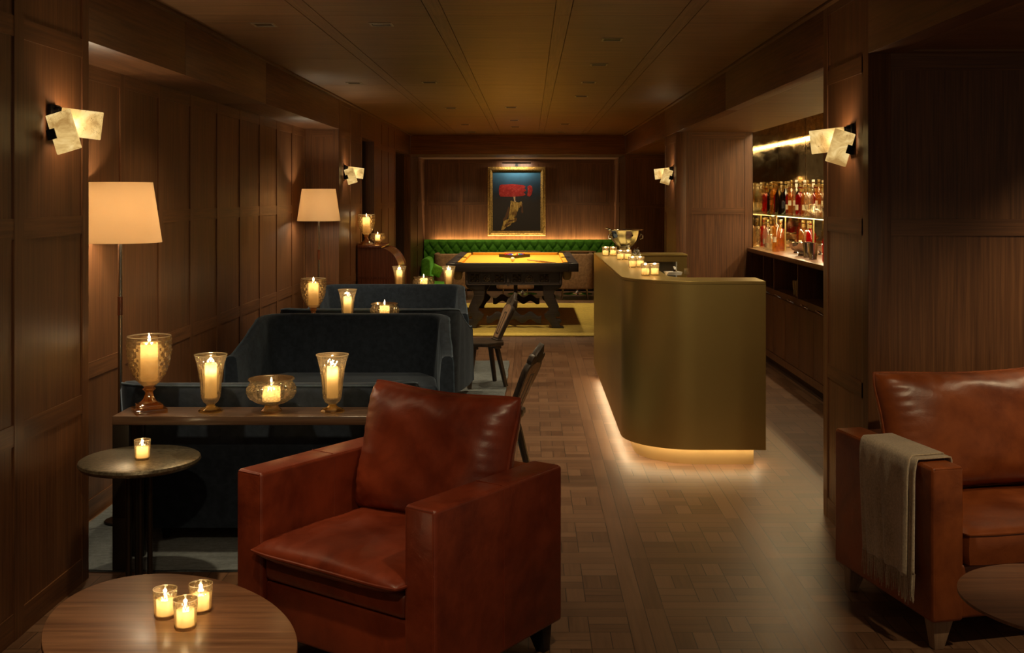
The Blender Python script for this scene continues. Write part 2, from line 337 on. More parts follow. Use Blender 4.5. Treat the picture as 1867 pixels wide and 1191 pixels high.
# ------------------------------------------------------------------ mesh helpers
class MB:
    def __init__(s): s.v = []; s.f = []; s.m = []
    def add(s, verts, faces, mi=0, M=None):
        o = len(s.v)
        s.v += [tuple(M @ Vector(p)) for p in verts] if M is not None else [tuple(p) for p in verts]
        s.f += [tuple(i+o for i in f) for f in faces]; s.m += [mi]*len(faces); return s
    def box(s, x0, x1, y0, y1, z0, z1, mi=0, M=None):
        v = [(x, y, z) for z in (z0, z1) for y in (y0, y1) for x in (x0, x1)]
        return s.add(v, [(0, 2, 3, 1), (4, 5, 7, 6), (0, 1, 5, 4), (2, 6, 7, 3), (0, 4, 6, 2), (1, 3, 7, 5)], mi, M)
    def taper(s, c0, c1, h0, h1, mi=0, M=None):      # box between two centred rectangles
        v = []
        for c, h in ((c0, h0), (c1, h1)):
            for sy in (-1, 1):
                for sx in (-1, 1): v.append((c[0]+sx*h[0], c[1]+sy*h[1], c[2]))
        return s.add(v, [(0, 2, 3, 1), (4, 5, 7, 6), (0, 1, 5, 4), (2, 6, 7, 3), (0, 4, 6, 2), (1, 3, 7, 5)], mi, M)
    def lathe(s, prof, n=32, cx=0, cy=0, mi=0, M=None, fn=None, closed=False):
        v = []; f = []; k = len(prof)
        for i, (r, z) in enumerate(prof):
            for j in range(n):
                a = 2*PI*j/n; rr = r
                if fn: rr = fn(i, r, z, a)
                v.append((cx+rr*math.cos(a), cy+rr*math.sin(a), z))
        for i in range(k-1 if not closed else k):
            i2 = (i+1) % k
            for j in range(n):
                j2 = (j+1) % n
                f.append((i*n+j, i*n+j2, i2*n+j2, i2*n+j))
        if not closed:
            if prof[0][0] > 1e-5: f.append(tuple(reversed(range(n))))
            if prof[-1][0] > 1e-5: f.append(tuple((k-1)*n+j for j in range(n)))
        return s.add(v, f, mi, M)
    def tube(s, pts, r, n=8, mi=0, M=None, closed=False):
        pts = [Vector(p) for p in pts]; k = len(pts); v = []; f = []
        rs = r if isinstance(r, (list, tuple)) else [r]*k
        up = Vector((0, 0, 1)); prev = None
        for i, p in enumerate(pts):
            a = pts[(i-1) % k] if (i > 0 or closed) else p; c = pts[(i+1) % k] if (i < k-1 or closed) else p
            t = (c-a).normalized()
            if prev is None:
                u = t.cross(up) if abs(t.z) < .95 else t.cross(Vector((1, 0, 0)))
            else: u = prev-t*prev.dot(t)
            u.normalize(); prev = u; w_ = t.cross(u)
            for j in range(n):
                an = 2*PI*(j+.5)/n; v.append(tuple(p+(u*math.cos(an)+w_*math.sin(an))*rs[i]))
        for i in range(k if closed else k-1):
            i2 = (i+1) % k
            for j in range(n):
                j2 = (j+1) % n; f.append((i*n+j, i*n+j2, i2*n+j2, i2*n+j))
        if not closed: f.append(tuple(reversed(range(n)))); f.append(tuple((k-1)*n+j for j in range(n)))
        return s.add(v, f, mi, M)
    def prism(s, poly, a, b, axis='y', mi=0, M=None):  # polygon in the plane across axis, extruded from a to b
        def q(p, t):
            return {'y': (p[0], t, p[1]), 'z': (p[0], p[1], t), 'x': (t, p[0], p[1])}[axis]
        n = len(poly); v = [q(p, a) for p in poly]+[q(p, b) for p in poly]
        f = [tuple(range(n)), tuple(reversed(range(n, 2*n)))]+[(i, i+n, (i+1) % n+n, (i+1) % n) for i in range(n)]
        return s.add(v, f, mi, M)
    def grid(s, fn, nu, nv, mi=0, M=None, cu=False, cv=False):
        v = [fn(i/(nu if cu else nu-1), j/(nv if cv else nv-1)) for i in range(nu) for j in range(nv)]
        f = []
        for i in range(nu if cu else nu-1):
            for j in range(nv if cv else nv-1):
                i2 = (i+1) % nu; j2 = (j+1) % nv; f.append((i*nv+j, i2*nv+j, i2*nv+j2, i*nv+j2))
        return s.add(v, f, mi, M)
    def sphere(s, c, r, n=12, mi=0, sz=1.0):
        pr = [(max(r*math.sin(PI*i/n), 0), c[2]-r*sz*math.cos(PI*i/n)) for i in range(n+1)]
        pr[0] = (1e-6, pr[0][1]); pr[-1] = (1e-6, pr[-1][1])
        return s.lathe(pr, 2*n, c[0], c[1], mi)
    def build(s, name, mats, parent=None, bevel=0, seg=2, smooth=35, sub=0, merge=1e-5):
        me = bpy.data.meshes.new(name)
        bm = bmesh.new(); vs_ = [bm.verts.new(p) for p in s.v]
        for f, mi in zip(s.f, s.m):
            try: fc = bm.faces.new([vs_[i] for i in f]); fc.material_index = mi
            except ValueError: pass
        if merge: bmesh.ops.remove_doubles(bm, verts=bm.verts, dist=merge)
        bmesh.ops.recalc_face_normals(bm, faces=bm.faces)
        if bevel:
            ed = [e for e in bm.edges if len(e.link_faces) == 2 and e.calc_face_angle(0) > .5]
            bmesh.ops.bevel(bm, geom=ed, offset=bevel, segments=seg, profile=.5, affect='EDGES', clamp_overlap=True)
        bm.to_mesh(me); bm.free()
        if smooth:
            for p in me.polygons: p.use_smooth = True
            me.set_sharp_from_angle(angle=math.radians(smooth))
        for m in (mats if isinstance(mats, (list, tuple)) else [mats]): me.materials.append(MATS[m])
        o = bpy.data.objects.new(name, me); COL.objects.link(o)
        if parent is not None: o.parent = parent
        if sub:
            sm = o.modifiers.new('subdivision', 'SUBSURF'); sm.levels = sub; sm.render_levels = sub
        return o

def tag(o, label, cat, group=None, kind=None):
    o['label'] = label; o['category'] = cat
    if group: o['group'] = group
    if kind: o['kind'] = kind
    return o
def thing(name, label, cat, loc=(0, 0, 0), rz=0, group=None):
    o = bpy.data.objects.new(name, None); COL.objects.link(o); o.location = loc; o.rotation_euler = (0, 0, rz)
    o.empty_display_size = .1
    return tag(o, label, cat, group)
def structure(o):
    o['kind'] = 'structure'; return o
def dup(root, loc, rz=None, label=None, group=None):
    r = root.copy(); COL.objects.link(r); r.location = loc
    if rz is not None: r.rotation_euler = (0, 0, rz)
    if label: r['label'] = label
    if group: r['group'] = group
    def rec(a, b):
        for ch in [c for c in bpy.data.objects if c.parent == a]:
            n = ch.copy(); COL.objects.link(n); n.parent = b; rec(ch, n)
    rec(root, r); return r
def arc(cx, cy, r, a0, a1, n):
    return [(cx+r*math.cos(math.radians(a0+(a1-a0)*i/n)), cy+r*math.sin(math.radians(a0+(a1-a0)*i/n))) for i in range(n+1)]

# ------------------------------------------------------------------ room shell
XL, XL2, XR, CEIL, BEAM = -1.85, -2.17, 1.48, 2.55, 2.25
def panelled(name, axis, pos, sgn, u0, u1, z0, z1, stiles, rails, sw=.075, thick=.1, base=True, frame=.007, edge0=True, edge1=True):
    """wall across axis at pos; its face looks toward sgn; frame pieces stand proud of the panels"""
    mb = MB(); back = pos-sgn*thick; pf = pos-sgn*frame
    g = .004
    def bx(a, b, c, d, near, far, mi):
        lo, hi = min(near, far), max(near, far)
        if axis == 'x': mb.box(lo, hi, a, b, c, d, mi)
        else: mb.box(a, b, lo, hi, c, d, mi)
    hm = 2 if axis == 'x' else 1
    # panels (each an island)
    st = sorted(stiles)
    us = [u0]+[s for s in st if u0 < s < u1]+[u1]
    zs = [z0]+[(a+b)/2 for a, b in rails if z0 < (a+b)/2 < z1]+[z1]
    for i in range(len(us)-1):
        for j in range(len(zs)-1):
            bx(us[i], us[i+1], zs[j], zs[j+1], pf, back, 0)
    # stiles full height
    for s in st:
        a, b = max(s-sw/2, u0), min(s+sw/2, u1)
        bx(a, b, z0, z1, pos, pf+sgn*.0005, 0)
    ss = [(max(s-sw/2, u0), min(s+sw/2, u1)) for s in st]
    edges = [u0]+[x for ab in ss for x in ab]+[u1]
    for a, b in rails:
        for k in range(0, len(edges)-1, 2):
            x0, x1 = edges[k], edges[k+1]
            if x1-x0 > .01: bx(x0, x1, max(a, z0), min(b, z1), pos-sgn*.0015, pf+sgn*.0005, hm)
    return structure(mb.build(name, ['oak_v', 'oak_x', 'oak_y'], bevel=0, smooth=0, merge=0))
R0 = [(0, .10), (.70, .778), (1.443, 1.52), (2.175, 2.25)]
RR = [(0, .10), (.70, .768), (1.427, 1.50), (2.152, 2.226)]
# left side
panelled('wall_left', 'x', XL, 1, .6, 4.60, 0, 2.9, [1.0+.6*i-.025 for i in range(-1, 6)]+[4.575], R0+[(2.5, 2.575)])
mb = MB(); mb.box(XL-.4, XL-.1, 4.50, 4.60, 0, 2.9); structure(mb.build('wall_left_return', 'oak_v'))
panelled('wall_left_alcove', 'x', XL2, 1, 4.60, 10.63, 0, 2.25, [4.65+.6*i for i in range(0, 10)]+[10.6], R0)
panelled('wall_alcove_end', 'y', 10.63, -1, XL2-.1, XL-.002, 0, BEAM, [XL2+.03, XL-.03], R0, sw=.06)
panelled('wall_left_middle', 'x', XL, 1, 10.635, 12.10, 0, CEIL, [10.67, 11.36, 12.06], R0+[(2.50, 2.55)])
panelled('wall_left_far', 'x', XL, 1, 13.03, 15.10, 0, CEIL, [13.07, 13.75, 14.42, 15.06], R0+[(2.50, 2.55)])
mb = MB()
mb.box(XL-.45, XL, 4.60, 5.898, BEAM, CEIL+.1, 2); mb.box(XL-.45, XL, 5.902, 7.698, BEAM, CEIL+.1, 2); mb.box(XL-.45, XL, 7.702, 10.63, BEAM, CEIL+.1, 2)
structure(mb.build('wall_left_beam', ['oak_v', 'oak_x', 'oak_y'], merge=0, bevel=.003))
for nm, a, b in (('wall_left_lintel', 12.10, 13.03), ('wall_left_lintel_far', 15.10, 17.0)):
    mb = MB(); mb.box(XL-.1, XL, a, b, BEAM, CEIL); structure(mb.build(nm, 'oak_y'))
# dark passages behind the two openings
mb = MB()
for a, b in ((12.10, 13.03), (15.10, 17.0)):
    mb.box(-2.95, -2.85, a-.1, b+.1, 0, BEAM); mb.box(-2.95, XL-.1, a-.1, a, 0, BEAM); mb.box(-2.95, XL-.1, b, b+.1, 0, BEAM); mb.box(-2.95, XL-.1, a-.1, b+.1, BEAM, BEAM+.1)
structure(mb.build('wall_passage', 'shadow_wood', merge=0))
# ceiling of boards between recessed joints
mb = MB(); g = .004
mb.box(XL-.05, XR+.05, .6, 17.3, CEIL+.014, CEIL+.1, 1)
cs = [-1.144, -.485, .17, .825]; hw = .042
bands = [XL+.035]+[v for c in cs for v in (c-hw, c+hw)]+[XR-.035]
seams = [.6, 2.15, 3.95, 5.76, 7.57, 9.38, 11.19, 13.0, 14.81, 16.62, 17.3]
for k in range(0, len(bands)-1, 2):
    for a, b in zip(seams[:-1], seams[1:]):
        mb.box(bands[k]+g/2, bands[k+1]-g/2, a+g/2, b-g/2, CEIL, CEIL+.013, 0)
for c in cs:
    for a, b in zip(seams[:-1], seams[1:]): mb.box(c-hw+g/2, c+hw-g/2, a+.0015, b-.0015, CEIL, CEIL+.013, 1)
mb.box(XL, XL+.03, .6, 17.0, CEIL-.012, CEIL+.013, 1); mb.box(XR-.03, XR, .6, 17.0, CEIL-.012, CEIL+.013, 1)
structure(mb.build('ceiling', ['ceil_x', 'ceil_y'], merge=0, smooth=0))
# back recess
mb = MB(); mb.box(XL, XR, 17.0, 17.12, BEAM, CEIL); structure(mb.build('wall_back_beam', 'oak_x', bevel=.003))
mb = MB(); mb.box(XL-.1, XR+.1, 17.12, 19.4, BEAM, BEAM+.1); structure(mb.build('ceiling_back', 'ceil_x'))
panelled('wall_back', 'y', 19.3, -1, XL-.1, XR+.1, 0, BEAM, [-1.81, -1.22, -.555, .11, .78, 1.44], [(0, .1), (.72, .79), (1.44, 1.50), (2.17, 2.25)])
panelled('wall_back_left', 'x', XL, 1, 17.0, 19.3, 0, BEAM, [17.05, 18.15, 19.25], R0)
panelled('wall_back_right', 'x', XR, -1, 17.12, 19.3, 0, BEAM, [17.17, 18.2, 19.25], RR)
# right side
panelled('wall_right', 'x', XR, -1, 4.80, 5.53, 0, 2.9, [4.835, 5.50], RR+[(2.5, 2.575)])
mb = MB(); mb.box(XR+.1, XR+.30, 5.43, 5.53, 0, BEAM+.05); mb.box(XR+.004, XR+1.4, 5.43, 5.528, BEAM, 2.9); mb.box(XR+.3, XR+1.45, 5.43, 5.53, 0, BEAM+.05); structure(mb.build('wall_right_return', 'oak_v'))
panelled('wall_right_front', 'y', 4.80, -1, XR+.1, 4.0, 0, 2.226, [XR+.04, 2.28, 3.0, 3.7], RR)
mb = MB(); mb.box(XR+.0015, XR+.1, 4.7985, 4.90, 0, 2.226); structure(mb.build('wall_right_corner', 'oak_v', bevel=.002))
mb = MB(); mb.box(XR, XR+.1, .6, 4.80, 2.226, 2.9); structure(mb.build('wall_right_beam', 'oak_y', bevel=.002))
mb = MB(); mb.box(XR+.1, 4.0, .6, 4.80, 2.234, 2.30, 0); mb.box(XR+.1, XR+.17, .6, 4.80, 2.226, 2.234, 1); mb.box(XR+.17, 4.0, 4.73, 4.80, 2.226, 2.234, 0)
structure(mb.build('ceiling_right', ['ceil_x', 'ceil_y'], merge=0))
mb = MB()
mb.box(XR, XR+.1, 5.53, 8.3, BEAM, CEIL); mb.box(XR, XR+.1, 8.304, 12.05, BEAM, CEIL); mb.box(XR, XR+.1, 12.05, 17.0, BEAM, CEIL)
structure(mb.build('wall_right_beam_far', 'oak_y', merge=0, bevel=.002))
mb = MB(); mb.box(XR+.1, 2.28, 5.53, 11.10, BEAM, BEAM+.05); mb.box(2.23, 2.28, 5.53, 11.10, BEAM+.05, 2.45); mb.box(2.28, 2.9, 5.53, 11.2, 2.45, 2.5); structure(mb.build('ceiling_bar', 'ceil_x', merge=0))
panelled('wall_bar_end', 'y', 11.10, -1, XR+.1, 2.24, 0, BEAM, [XR+.13, 2.205], [(0, .1), (.70, .77), (1.417, 1.483), (2.175, 2.25)], sw=.06)
panelled('wall_right_pier', 'x', XR, -1, 11.10, 12.05, 0, BEAM, [11.14, 12.01], RR)
mb = MB(); mb.box(XR, XR+.1, 11.09, 11.10, 0, BEAM); mb.box(XR+.1, 2.34, 11.2, 12.05, 0, BEAM); structure(mb.build('wall_right_pier_core', 'oak_v', bevel=.001))
mb = MB(); mb.box(2.80, 2.90, 5.53, 11.2, 0, 2.5); structure(mb.build('wall_bar_back', 'oak_v'))
mb = MB(); mb.box(2.24, 2.80, 11.12, 11.20, 0, 2.45); structure(mb.build('wall_bar_side', 'oak_v'))
panelled('wall_right_alcove', 'x', 2.34, -1, 12.05, 17.0, 0, BEAM, [12.1+.65*i for i in range(8)], RR)
panelled('wall_right_alcove_end', 'y', 17.0, -1, XR, 2.34, 0, BEAM, [XR+.035, 2.30], [(0, .1), (.70, .77), (1.41, 1.475), (2.175, 2.25)], sw=.07, thick=.11)
mb = MB(); mb.box(XR+.1, 2.34, 12.05, 17.0, BEAM, BEAM+.05); structure(mb.build('ceiling_alcove', 'ceil_x'))
mb = MB(); mb.box(-3.2, 4.1, .6, 19.5, -.06, 0); structure(mb.build('floor', 'parquet', merge=0))

# ------------------------------------------------------------------ ceiling downlights
def downlight(loc, label, power, size=105):
    t = thing('ceiling_downlight', label, 'ceiling light', loc, 0, 'recessed ceiling downlights')
    m = MB(); s = .062; w_ = .012
    for a in ((-s, s, -s, -s+w_), (-s, s, s-w_, s), (-s, -s+w_, -s+w_, s-w_), (s-w_, s, -s+w_, s-w_)): m.box(a[0], a[1], a[2], a[3], -.004, .008)
    m.build('trim', 'fixture_rim', t, merge=0)
    MB().box(-s+w_, s-w_, -s+w_, s-w_, -.001, .006).build('lens', 'fixture_dark', t)
    light('downlight_beam', 'SPOT', (0, 0, -.012), power, parent=t, spot_size=math.radians(size), spot_blend=1.0, shadow_soft_size=.04)
    return t
rowL = [(-1.47, 6.07), (-.82, 6.05), (-1.47, 9.18), (-.836, 9.13), (-.85, 11.8), (-.86, 14.5), (-.86, 16.2)]
rowR = [(.498, 6.64), (.497, 7.9), (.489, 9.13), (.49, 10.4), (.46, 14.4), (.463, 16.2)]
ordn = ['nearest', 'second', 'third', 'fourth', 'fifth', 'sixth', 'farthest']
lblL = ['near square downlight at far left above first blue settee', 'near square downlight left of centre above the armchair', 'middle square downlight close to left beam', 'middle square downlight left of centre', 'small square downlight left of centre above third console', 'small square downlight left of centre above pool table', 'farthest small downlight left of centre by back beam']
lblR = ['nearest square downlight right of centre above the bar', 'second square downlight right of centre above the bar', 'third square downlight right of centre above the bar', 'fourth square downlight right of centre past the bar', 'fifth small downlight right of centre above pool table', 'farthest small downlight right of centre by back beam']
for (x, y), l in zip(rowL, lblL): downlight((x, y, CEIL), l, K['down']*(1.7 if x < -1.2 or y > 11 else 1))
for (x, y), l in zip(rowR, lblR): downlight((x, y, CEIL), l, K['down']*(1.7 if y > 14 else 1))
for x, l in ((-1.2, 'added fill downlight over left end of the banquette'), (-.2, 'added fill downlight before the gilt painting'), (.85, 'added fill downlight over right end of the banquette')):  # unseen fill lamps, added to brighten the green banquette
    t = downlight((x, 18.1, BEAM), l, .01)
    for c in t.children:
        if c.type == 'LIGHT': c.data.energy = 24; c.data.spot_size = math.radians(95); c.rotation_euler = (math.radians(26), 0, 0); c.data.shadow_soft_size = .06
for y, l in ((2.6, 'added fill downlight right of centre before the aisle'), (4.12, 'added fill downlight right of centre above the floor before the bar')):  # added out-of-view fill for the aisle floor and bar front
    t = downlight((.497, y, CEIL), l, .01)
    for c in t.children:
        if c.type == 'LIGHT': c.data.energy = 48 if y > 4 else 6; c.data.spot_size = math.radians(58); c.rotation_euler = (math.radians(47), 0, math.radians(-14)) if y > 4 else (0, 0, 0)
# added fill lamps, out of view above, brightening the lounge in front
for (x, y), l, p, aim in (((-.82, 2.6), 'added fill downlight over the round wooden coffee table', K['fore'], (-.9, 2.9, .4)),
                    ((.45, 2.5), 'added fill downlight over the aisle at the front', K['fore']*.7, (-.12, 3.75, .45)),
                    ((-.485, .95), 'added fill downlight left of centre, out of view', 46, (-1.15, 4.85, .35)),
                    ((-1.45, 3.9), 'added fill downlight over the bronze side table', K['fore']*1.5, (-1.15, 4.5, .5))):
    t = downlight((x, y, CEIL), l, 0.01)
    for c in t.children:
        if c.type == 'LIGHT':
            c.data.energy = p; c.data.spot_size = math.radians(50 if x > 0 else 60)
            c.rotation_euler = (Vector(aim)-Vector((x, y, CEIL))).to_track_quat('-Z', 'Y').to_euler()

for (x, y), l, p, aim in (((2.80, 4.20), 'recessed downlight in the soffit over the orange tan armchair', 46, (2.5, 4.8, .9)), ((1.75, 2.9), 'added fill downlight in the soffit over the right coffee table', 36, (1.75, 4.1, .6))):  # second lamp is added fill for the right armchair and throw
    t = downlight((x, y, 2.226), l, .01)
    for c in t.children:
        if c.type == 'LIGHT':
            c.data.energy = p; c.data.spot_size = math.radians(75)
            c.rotation_euler = (Vector(aim)-Vector((x, y, 2.226))).to_track_quat('-Z', 'Y').to_euler()

# ------------------------------------------------------------------ rugs
def rug(name, x0, x1, y0, y1, m, label):
    def fn(u, v):
        x = x0+(x1-x0)*u; y = y0+(y1-y0)*v
        e = .004*math.sin(90*u)+.004*math.sin(61*v)
        return (x+(e if u in (0, 1) else 0), y+(.004*math.sin(57*u) if v in (0, 1) else 0), .012)
    mb = MB(); mb.grid(fn, 80, 80)
    n = 80
    mb.box(x0+.01, x1-.01, y0+.01, y1-.01, 0.0005, .011)
    return tag(mb.build(name, m, merge=0), label, 'rug')
rug('carpet', XL2+.02, -.20, 4.66, 10.6, 'rug_blue', 'grey blue carpet under the blue settees along the left wall')
rug('carpet', -1.6, 1.40, 12.5, 16.3, 'rug_yellow', 'golden yellow rug under the dark pool table')

# ------------------------------------------------------------------ leather chairs
def pillow(w_, h, t, M, pinch=.06, n=26, ex=3.2, wr=.006, seed=0):
    """cushion centred at origin, w along x, h along z, t along y, seam around the edge"""
    rnd = random.Random(seed); ph = [rnd.uniform(0, 6) for _ in range(6)]
    mb = MB()
    def side(sg):
        def fn(u, v):
            a = 2*u-1; b = 2*v-1
            a = math.copysign(1-(1-abs(a))**1.5, a); b = math.copysign(1-(1-abs(b))**1.5, b)
            x = a*w_/2*(1-pinch*(1-b*b)*abs(a)**3*.6); z = b*h/2*(1-pinch*(1-a*a)*abs(b)**3*.8)
            # rounded corners
            k = max(0, abs(a)+abs(b)-1.55)/.45; x *= 1-.05*k*k; z *= 1-.05*k*k
            th = (max(0, 1-abs(a)**ex)*max(0, 1-abs(b)**ex))**.5
            wri = wr*math.sin(9*a+ph[0]+3*b)*math.sin(7*b+ph[1])*th+wr*.8*math.sin(40*(a if abs(b) > abs(a) else b)+ph[2])*max(0, max(abs(a), abs(b))-.72)/.28*(1-max(abs(a), abs(b)))*6
            return (x, sg*(th*t/2+wri), z)
        return fn
    mb.grid(side(1), n, n, M=M); mb.grid(side(-1), n, n, M=M)
    pts = []
    for k in range(4*(n-1)):
        e, q = divmod(k, n-1); q /= (n-1)
        u, v = ((q, 0), (1, q), (1-q, 1), (0, 1-q))[e]
        pts.append(tuple(M @ Vector(side(0)(u, v))))
    return mb, pts
def boxcushion(x0, x1, y0, y1, z0, z1, crown=.03, n=24):
    mb = MB()
    cx, cy, hx, hy = (x0+x1)/2, (y0+y1)/2, (x1-x0)/2, (y1-y0)/2
    def fn(sg):
        def f(u, v):
            a, b = 2*u-1, 2*v-1
            a = math.copysign(1-(1-abs(a))**1.4, a); b = math.copysign(1-(1-abs(b))**1.4, b)
            c = (1-abs(a)**4)*(1-abs(b)**4)
            z = (z1+crown*c**.6+.003*math.sin(8*a+5*b)*c) if sg > 0 else z0
            k = max(0, abs(a)+abs(b)-1.6)/.4
            return (cx+a*hx*(1-.04*k*k), cy+b*hy*(1-.05*k*k), z)
        return f
    mb.grid(fn(1), n, n); mb.grid(fn(-1), n, n)
    pt = []; 
    for k in range(4*(n-1)):
        e, q = divmod(k, n-1); q /= (n-1)
        pt.append(((q, 0), (1, q), (1-q, 1), (0, 1-q))[e])
    L = len(pt)
    top = [fn(1)(*p) for p in pt]; bot = [fn(-1)(*p) for p in pt]
    mid = [((a[0]-cx)*1.012+cx, (a[1]-cy)*1.012+cy, (a[2]+b_[2])/2) for a, b_ in zip(top, bot)]
    for A, B in ((top, mid), (mid, bot)):
        mb.add(A+B, [(i, (i+1) % L, (i+1) % L+L, i+L) for i in range(L)])
    return mb, top, bot
def leather_chair(label, loc, rz, W, mat, D=.70, H=.65, legm='black', legh=.10, front=.02, cushfront=.39, boxed=False):
    t = thing('armchair', label, 'armchair', loc, rz, None)
    A = .125; b0 = legh
    for sx, x0 in ((-1, 0), (1, W-A)):
        ar = MB().box(x0, x0+A, 0, D, b0, H).build('arm', mat, t, bevel=.014, seg=4)
        pm = MB()
        for xx in (x0+.007, x0+A-.007):
            pm.tube([(xx, .004, b0+.02), (xx, .004, H-.014), (xx, .012, H-.005), (xx, D-.02, H-.004)], .0032, 6)
        pm.tube([(x0+.01, .003, H-.007), (x0+A-.01, .003, H-.007)], .003, 6)
        for xx, s_ in ((x0, -1), (x0+A, 1)):
            pm.tube([(xx+s_*.0005, D*.50, b0+.02), (xx+s_*.0005, D*.50, H-.014)], .0018, 6)
        pm.tube([(x0+.01, D*.5, H+.0005), (x0+A-.01, D*.5, H+.0005)], .0018, 6)
        pm.build('piping', mat, ar)
    MB().box(A+.001, W-A-.001, front, D-.02, b0, cushfront-.11).build('seat_base', mat, t, bevel=.012, seg=3)
    MB().box(A+.001, W-A-.001, D-.14, D-.001, b0, H-.01).build('back_rest', mat, t, bevel=.02, seg=3)
    if boxed:
        cb, top, bot = boxcushion(A+.004, W-A-.004, -.015, D-.16, cushfront-.105, cushfront, .035)
        c = cb.build('seat_cushion', mat, t, smooth=50)
        p = MB().tube([(x, y, z+.001) for x, y, z in top], .0045, 6, closed=True); p.build('piping', mat, c)
    else:
        # loose cushion with a pointed welt spilling over the front of the base
        MB().box(A+.004, W-A-.004, front-.012, D-.15, cushfront-.105, cushfront-.02).build('seat_pad', mat, t, bevel=.02, seg=3)
        Mx = Matrix.Translation((W/2, (D-.15-.05)/2+.005, cushfront+.008)) @ Matrix.Rotation(-PI/2, 4, 'X')
        cb, pts = pillow(W-2*A+.035, D-.15+.07, .125, Mx, .03, 40, 3.2, .004, 3)
        c = cb.build('seat_cushion', mat, t, smooth=60)
        MB().tube(pts, .005, 6, closed=True).build('piping', 'leather_red', c)
    ang = math.radians(14)
    Mx = Matrix.Translation((W/2, D-.16, H+.005)) @ Matrix.Rotation(-ang, 4, 'X')
    cb, pts = pillow(W-2*A+.06, .50, .25, Mx, .13, 64, 3.4, .005, 5)
    c = cb.build('back_cushion', mat, t, smooth=60)
    MB().tube(pts, .0055, 6, closed=True).build('piping', mat, c)
    for x, y, dx, dy in ((.05, .05, 1, 1), (W-.05, .05, -1, 1), (.05, D-.06, 1, -1), (W-.05, D-.06, -1, -1)):
        MB().taper((x-dx*.004, y-dy*.004, 0), (x+dx*.012, y+dy*.006, b0+.004), (.018, .018), (.042, .030)).build('leg', legm, t, bevel=.003)
    return t
def rot2(x, y, a): return (x*math.cos(a)-y*math.sin(a), x*math.sin(a)+y*math.cos(a))
a1 = math.radians(-35); o_ = rot2(.90, 0, a1)
leather_chair('oxblood red brown leather armchair with loose back cushion in front of the blue settees', (-.286-o_[0], 3.31-o_[1], 0), a1, .90, 'leather_red')
RC = (1.406, 3.83); ra = math.radians(13.1)
leather_chair('orange tan leather armchair at right with a folded beige throw over its arm', (RC[0], RC[1], 0), ra, 1.12, 'leather_tan', legm='leg_pale', legh=.104, boxed=True, cushfront=.405, D=.69)

# throw over the left arm of the right chair (local frame of that chair)
def throw():
    t = thing('throw_blanket', 'folded beige wool throw with fringe hanging over arm of orange tan armchair', 'blanket', (RC[0], RC[1], 0), ra)
    H = .65; A = .125; g = .008
    path = [(A+.010, H-.05), (A+.012, H-.004)]+[(A+.004+.008*math.cos(a), H+.002+.008*math.sin(a)) for a in (.3, .9, 1.4)]
    path += [(A*.5, H+g), (.006, H+g)]+[(-.000-.009*math.sin(a)+.004, H+.000+.010*math.cos(a)) for a in (.3, .8, 1.3)]
    zb = .25
    path += [(-.012-.000, H-.03)]+[(-.014-.012*q, H-.03-(H-.03-zb)*q) for q in (.1, .2, .3, .4, .5, .6, .7, .8, .9, 1.)]
    L = [0]
    for a, b in zip(path[:-1], path[1:]): L.append(L[-1]+math.dist(a, b))
    def along(s):
        s *= L[-1]
        for i in range(len(L)-1):
            if s <= L[i+1]+1e-9:
                q = (s-L[i])/(L[i+1]-L[i]); return (path[i][0]+(path[i+1][0]-path[i][0])*q, path[i][1]+(path[i+1][1]-path[i][1])*q)
        return path[-1]
    def sheet(d0, d1, e0, e1, off, s1=1.0, s0=0.0):
        def fn(u, v):
            s = s0+(s1-s0)*v; x, z = along(s); k = max(0, (s-.3)/.7)
            y = (d0+(d1-d0)*u)*(1-k)+(e0+(e1-e0)*u)*k
            fold = (.011*math.sin(u*9+1)+.006*math.sin(u*23))*k
            return (x-off-abs(fold)-(.010*k if u < .22 else 0), y, z+(off if x > -.001 and z > H-.02 else 0))
        return fn
    mb = MB()
    mb.grid(sheet(.11, .47, .055, .40, .0), 60, 50); mb.grid(sheet(.12, .46, .07, .385, .009), 60, 50)
    mb.grid(sheet(.085, .20, .035, .15, .003, .97), 24, 50)
    o = mb.build('cloth', 'wool', t, smooth=80, merge=0)
    s = o.modifiers.new('thickness', 'SOLIDIFY'); s.thickness = .005; s.offset = 0
    fr = MB(); rnd = random.Random(4); top = sheet(.11, .47, .055, .40, .0); top2 = sheet(.085, .20, .035, .15, .003, .97)
    for k in range(78):
        f_, q = (top, k/55) if k < 56 else (top2, (k-56)/21)
        x, y, z = f_(q, 1.0); l = rnd.uniform(.075, .10); j = rnd.uniform(-.004, .004)
        fr.tube([(x, y, z+.004), (x-.002, y+j*.5, z-l*.5), (x+rnd.uniform(-.004, .002), y+j*1.6, z-l)], [.0026, .0022, .0012], 5)
    f2 = fr.build('fringe', 'wool', t, merge=0); f2['kind'] = 'stuff'
throw()

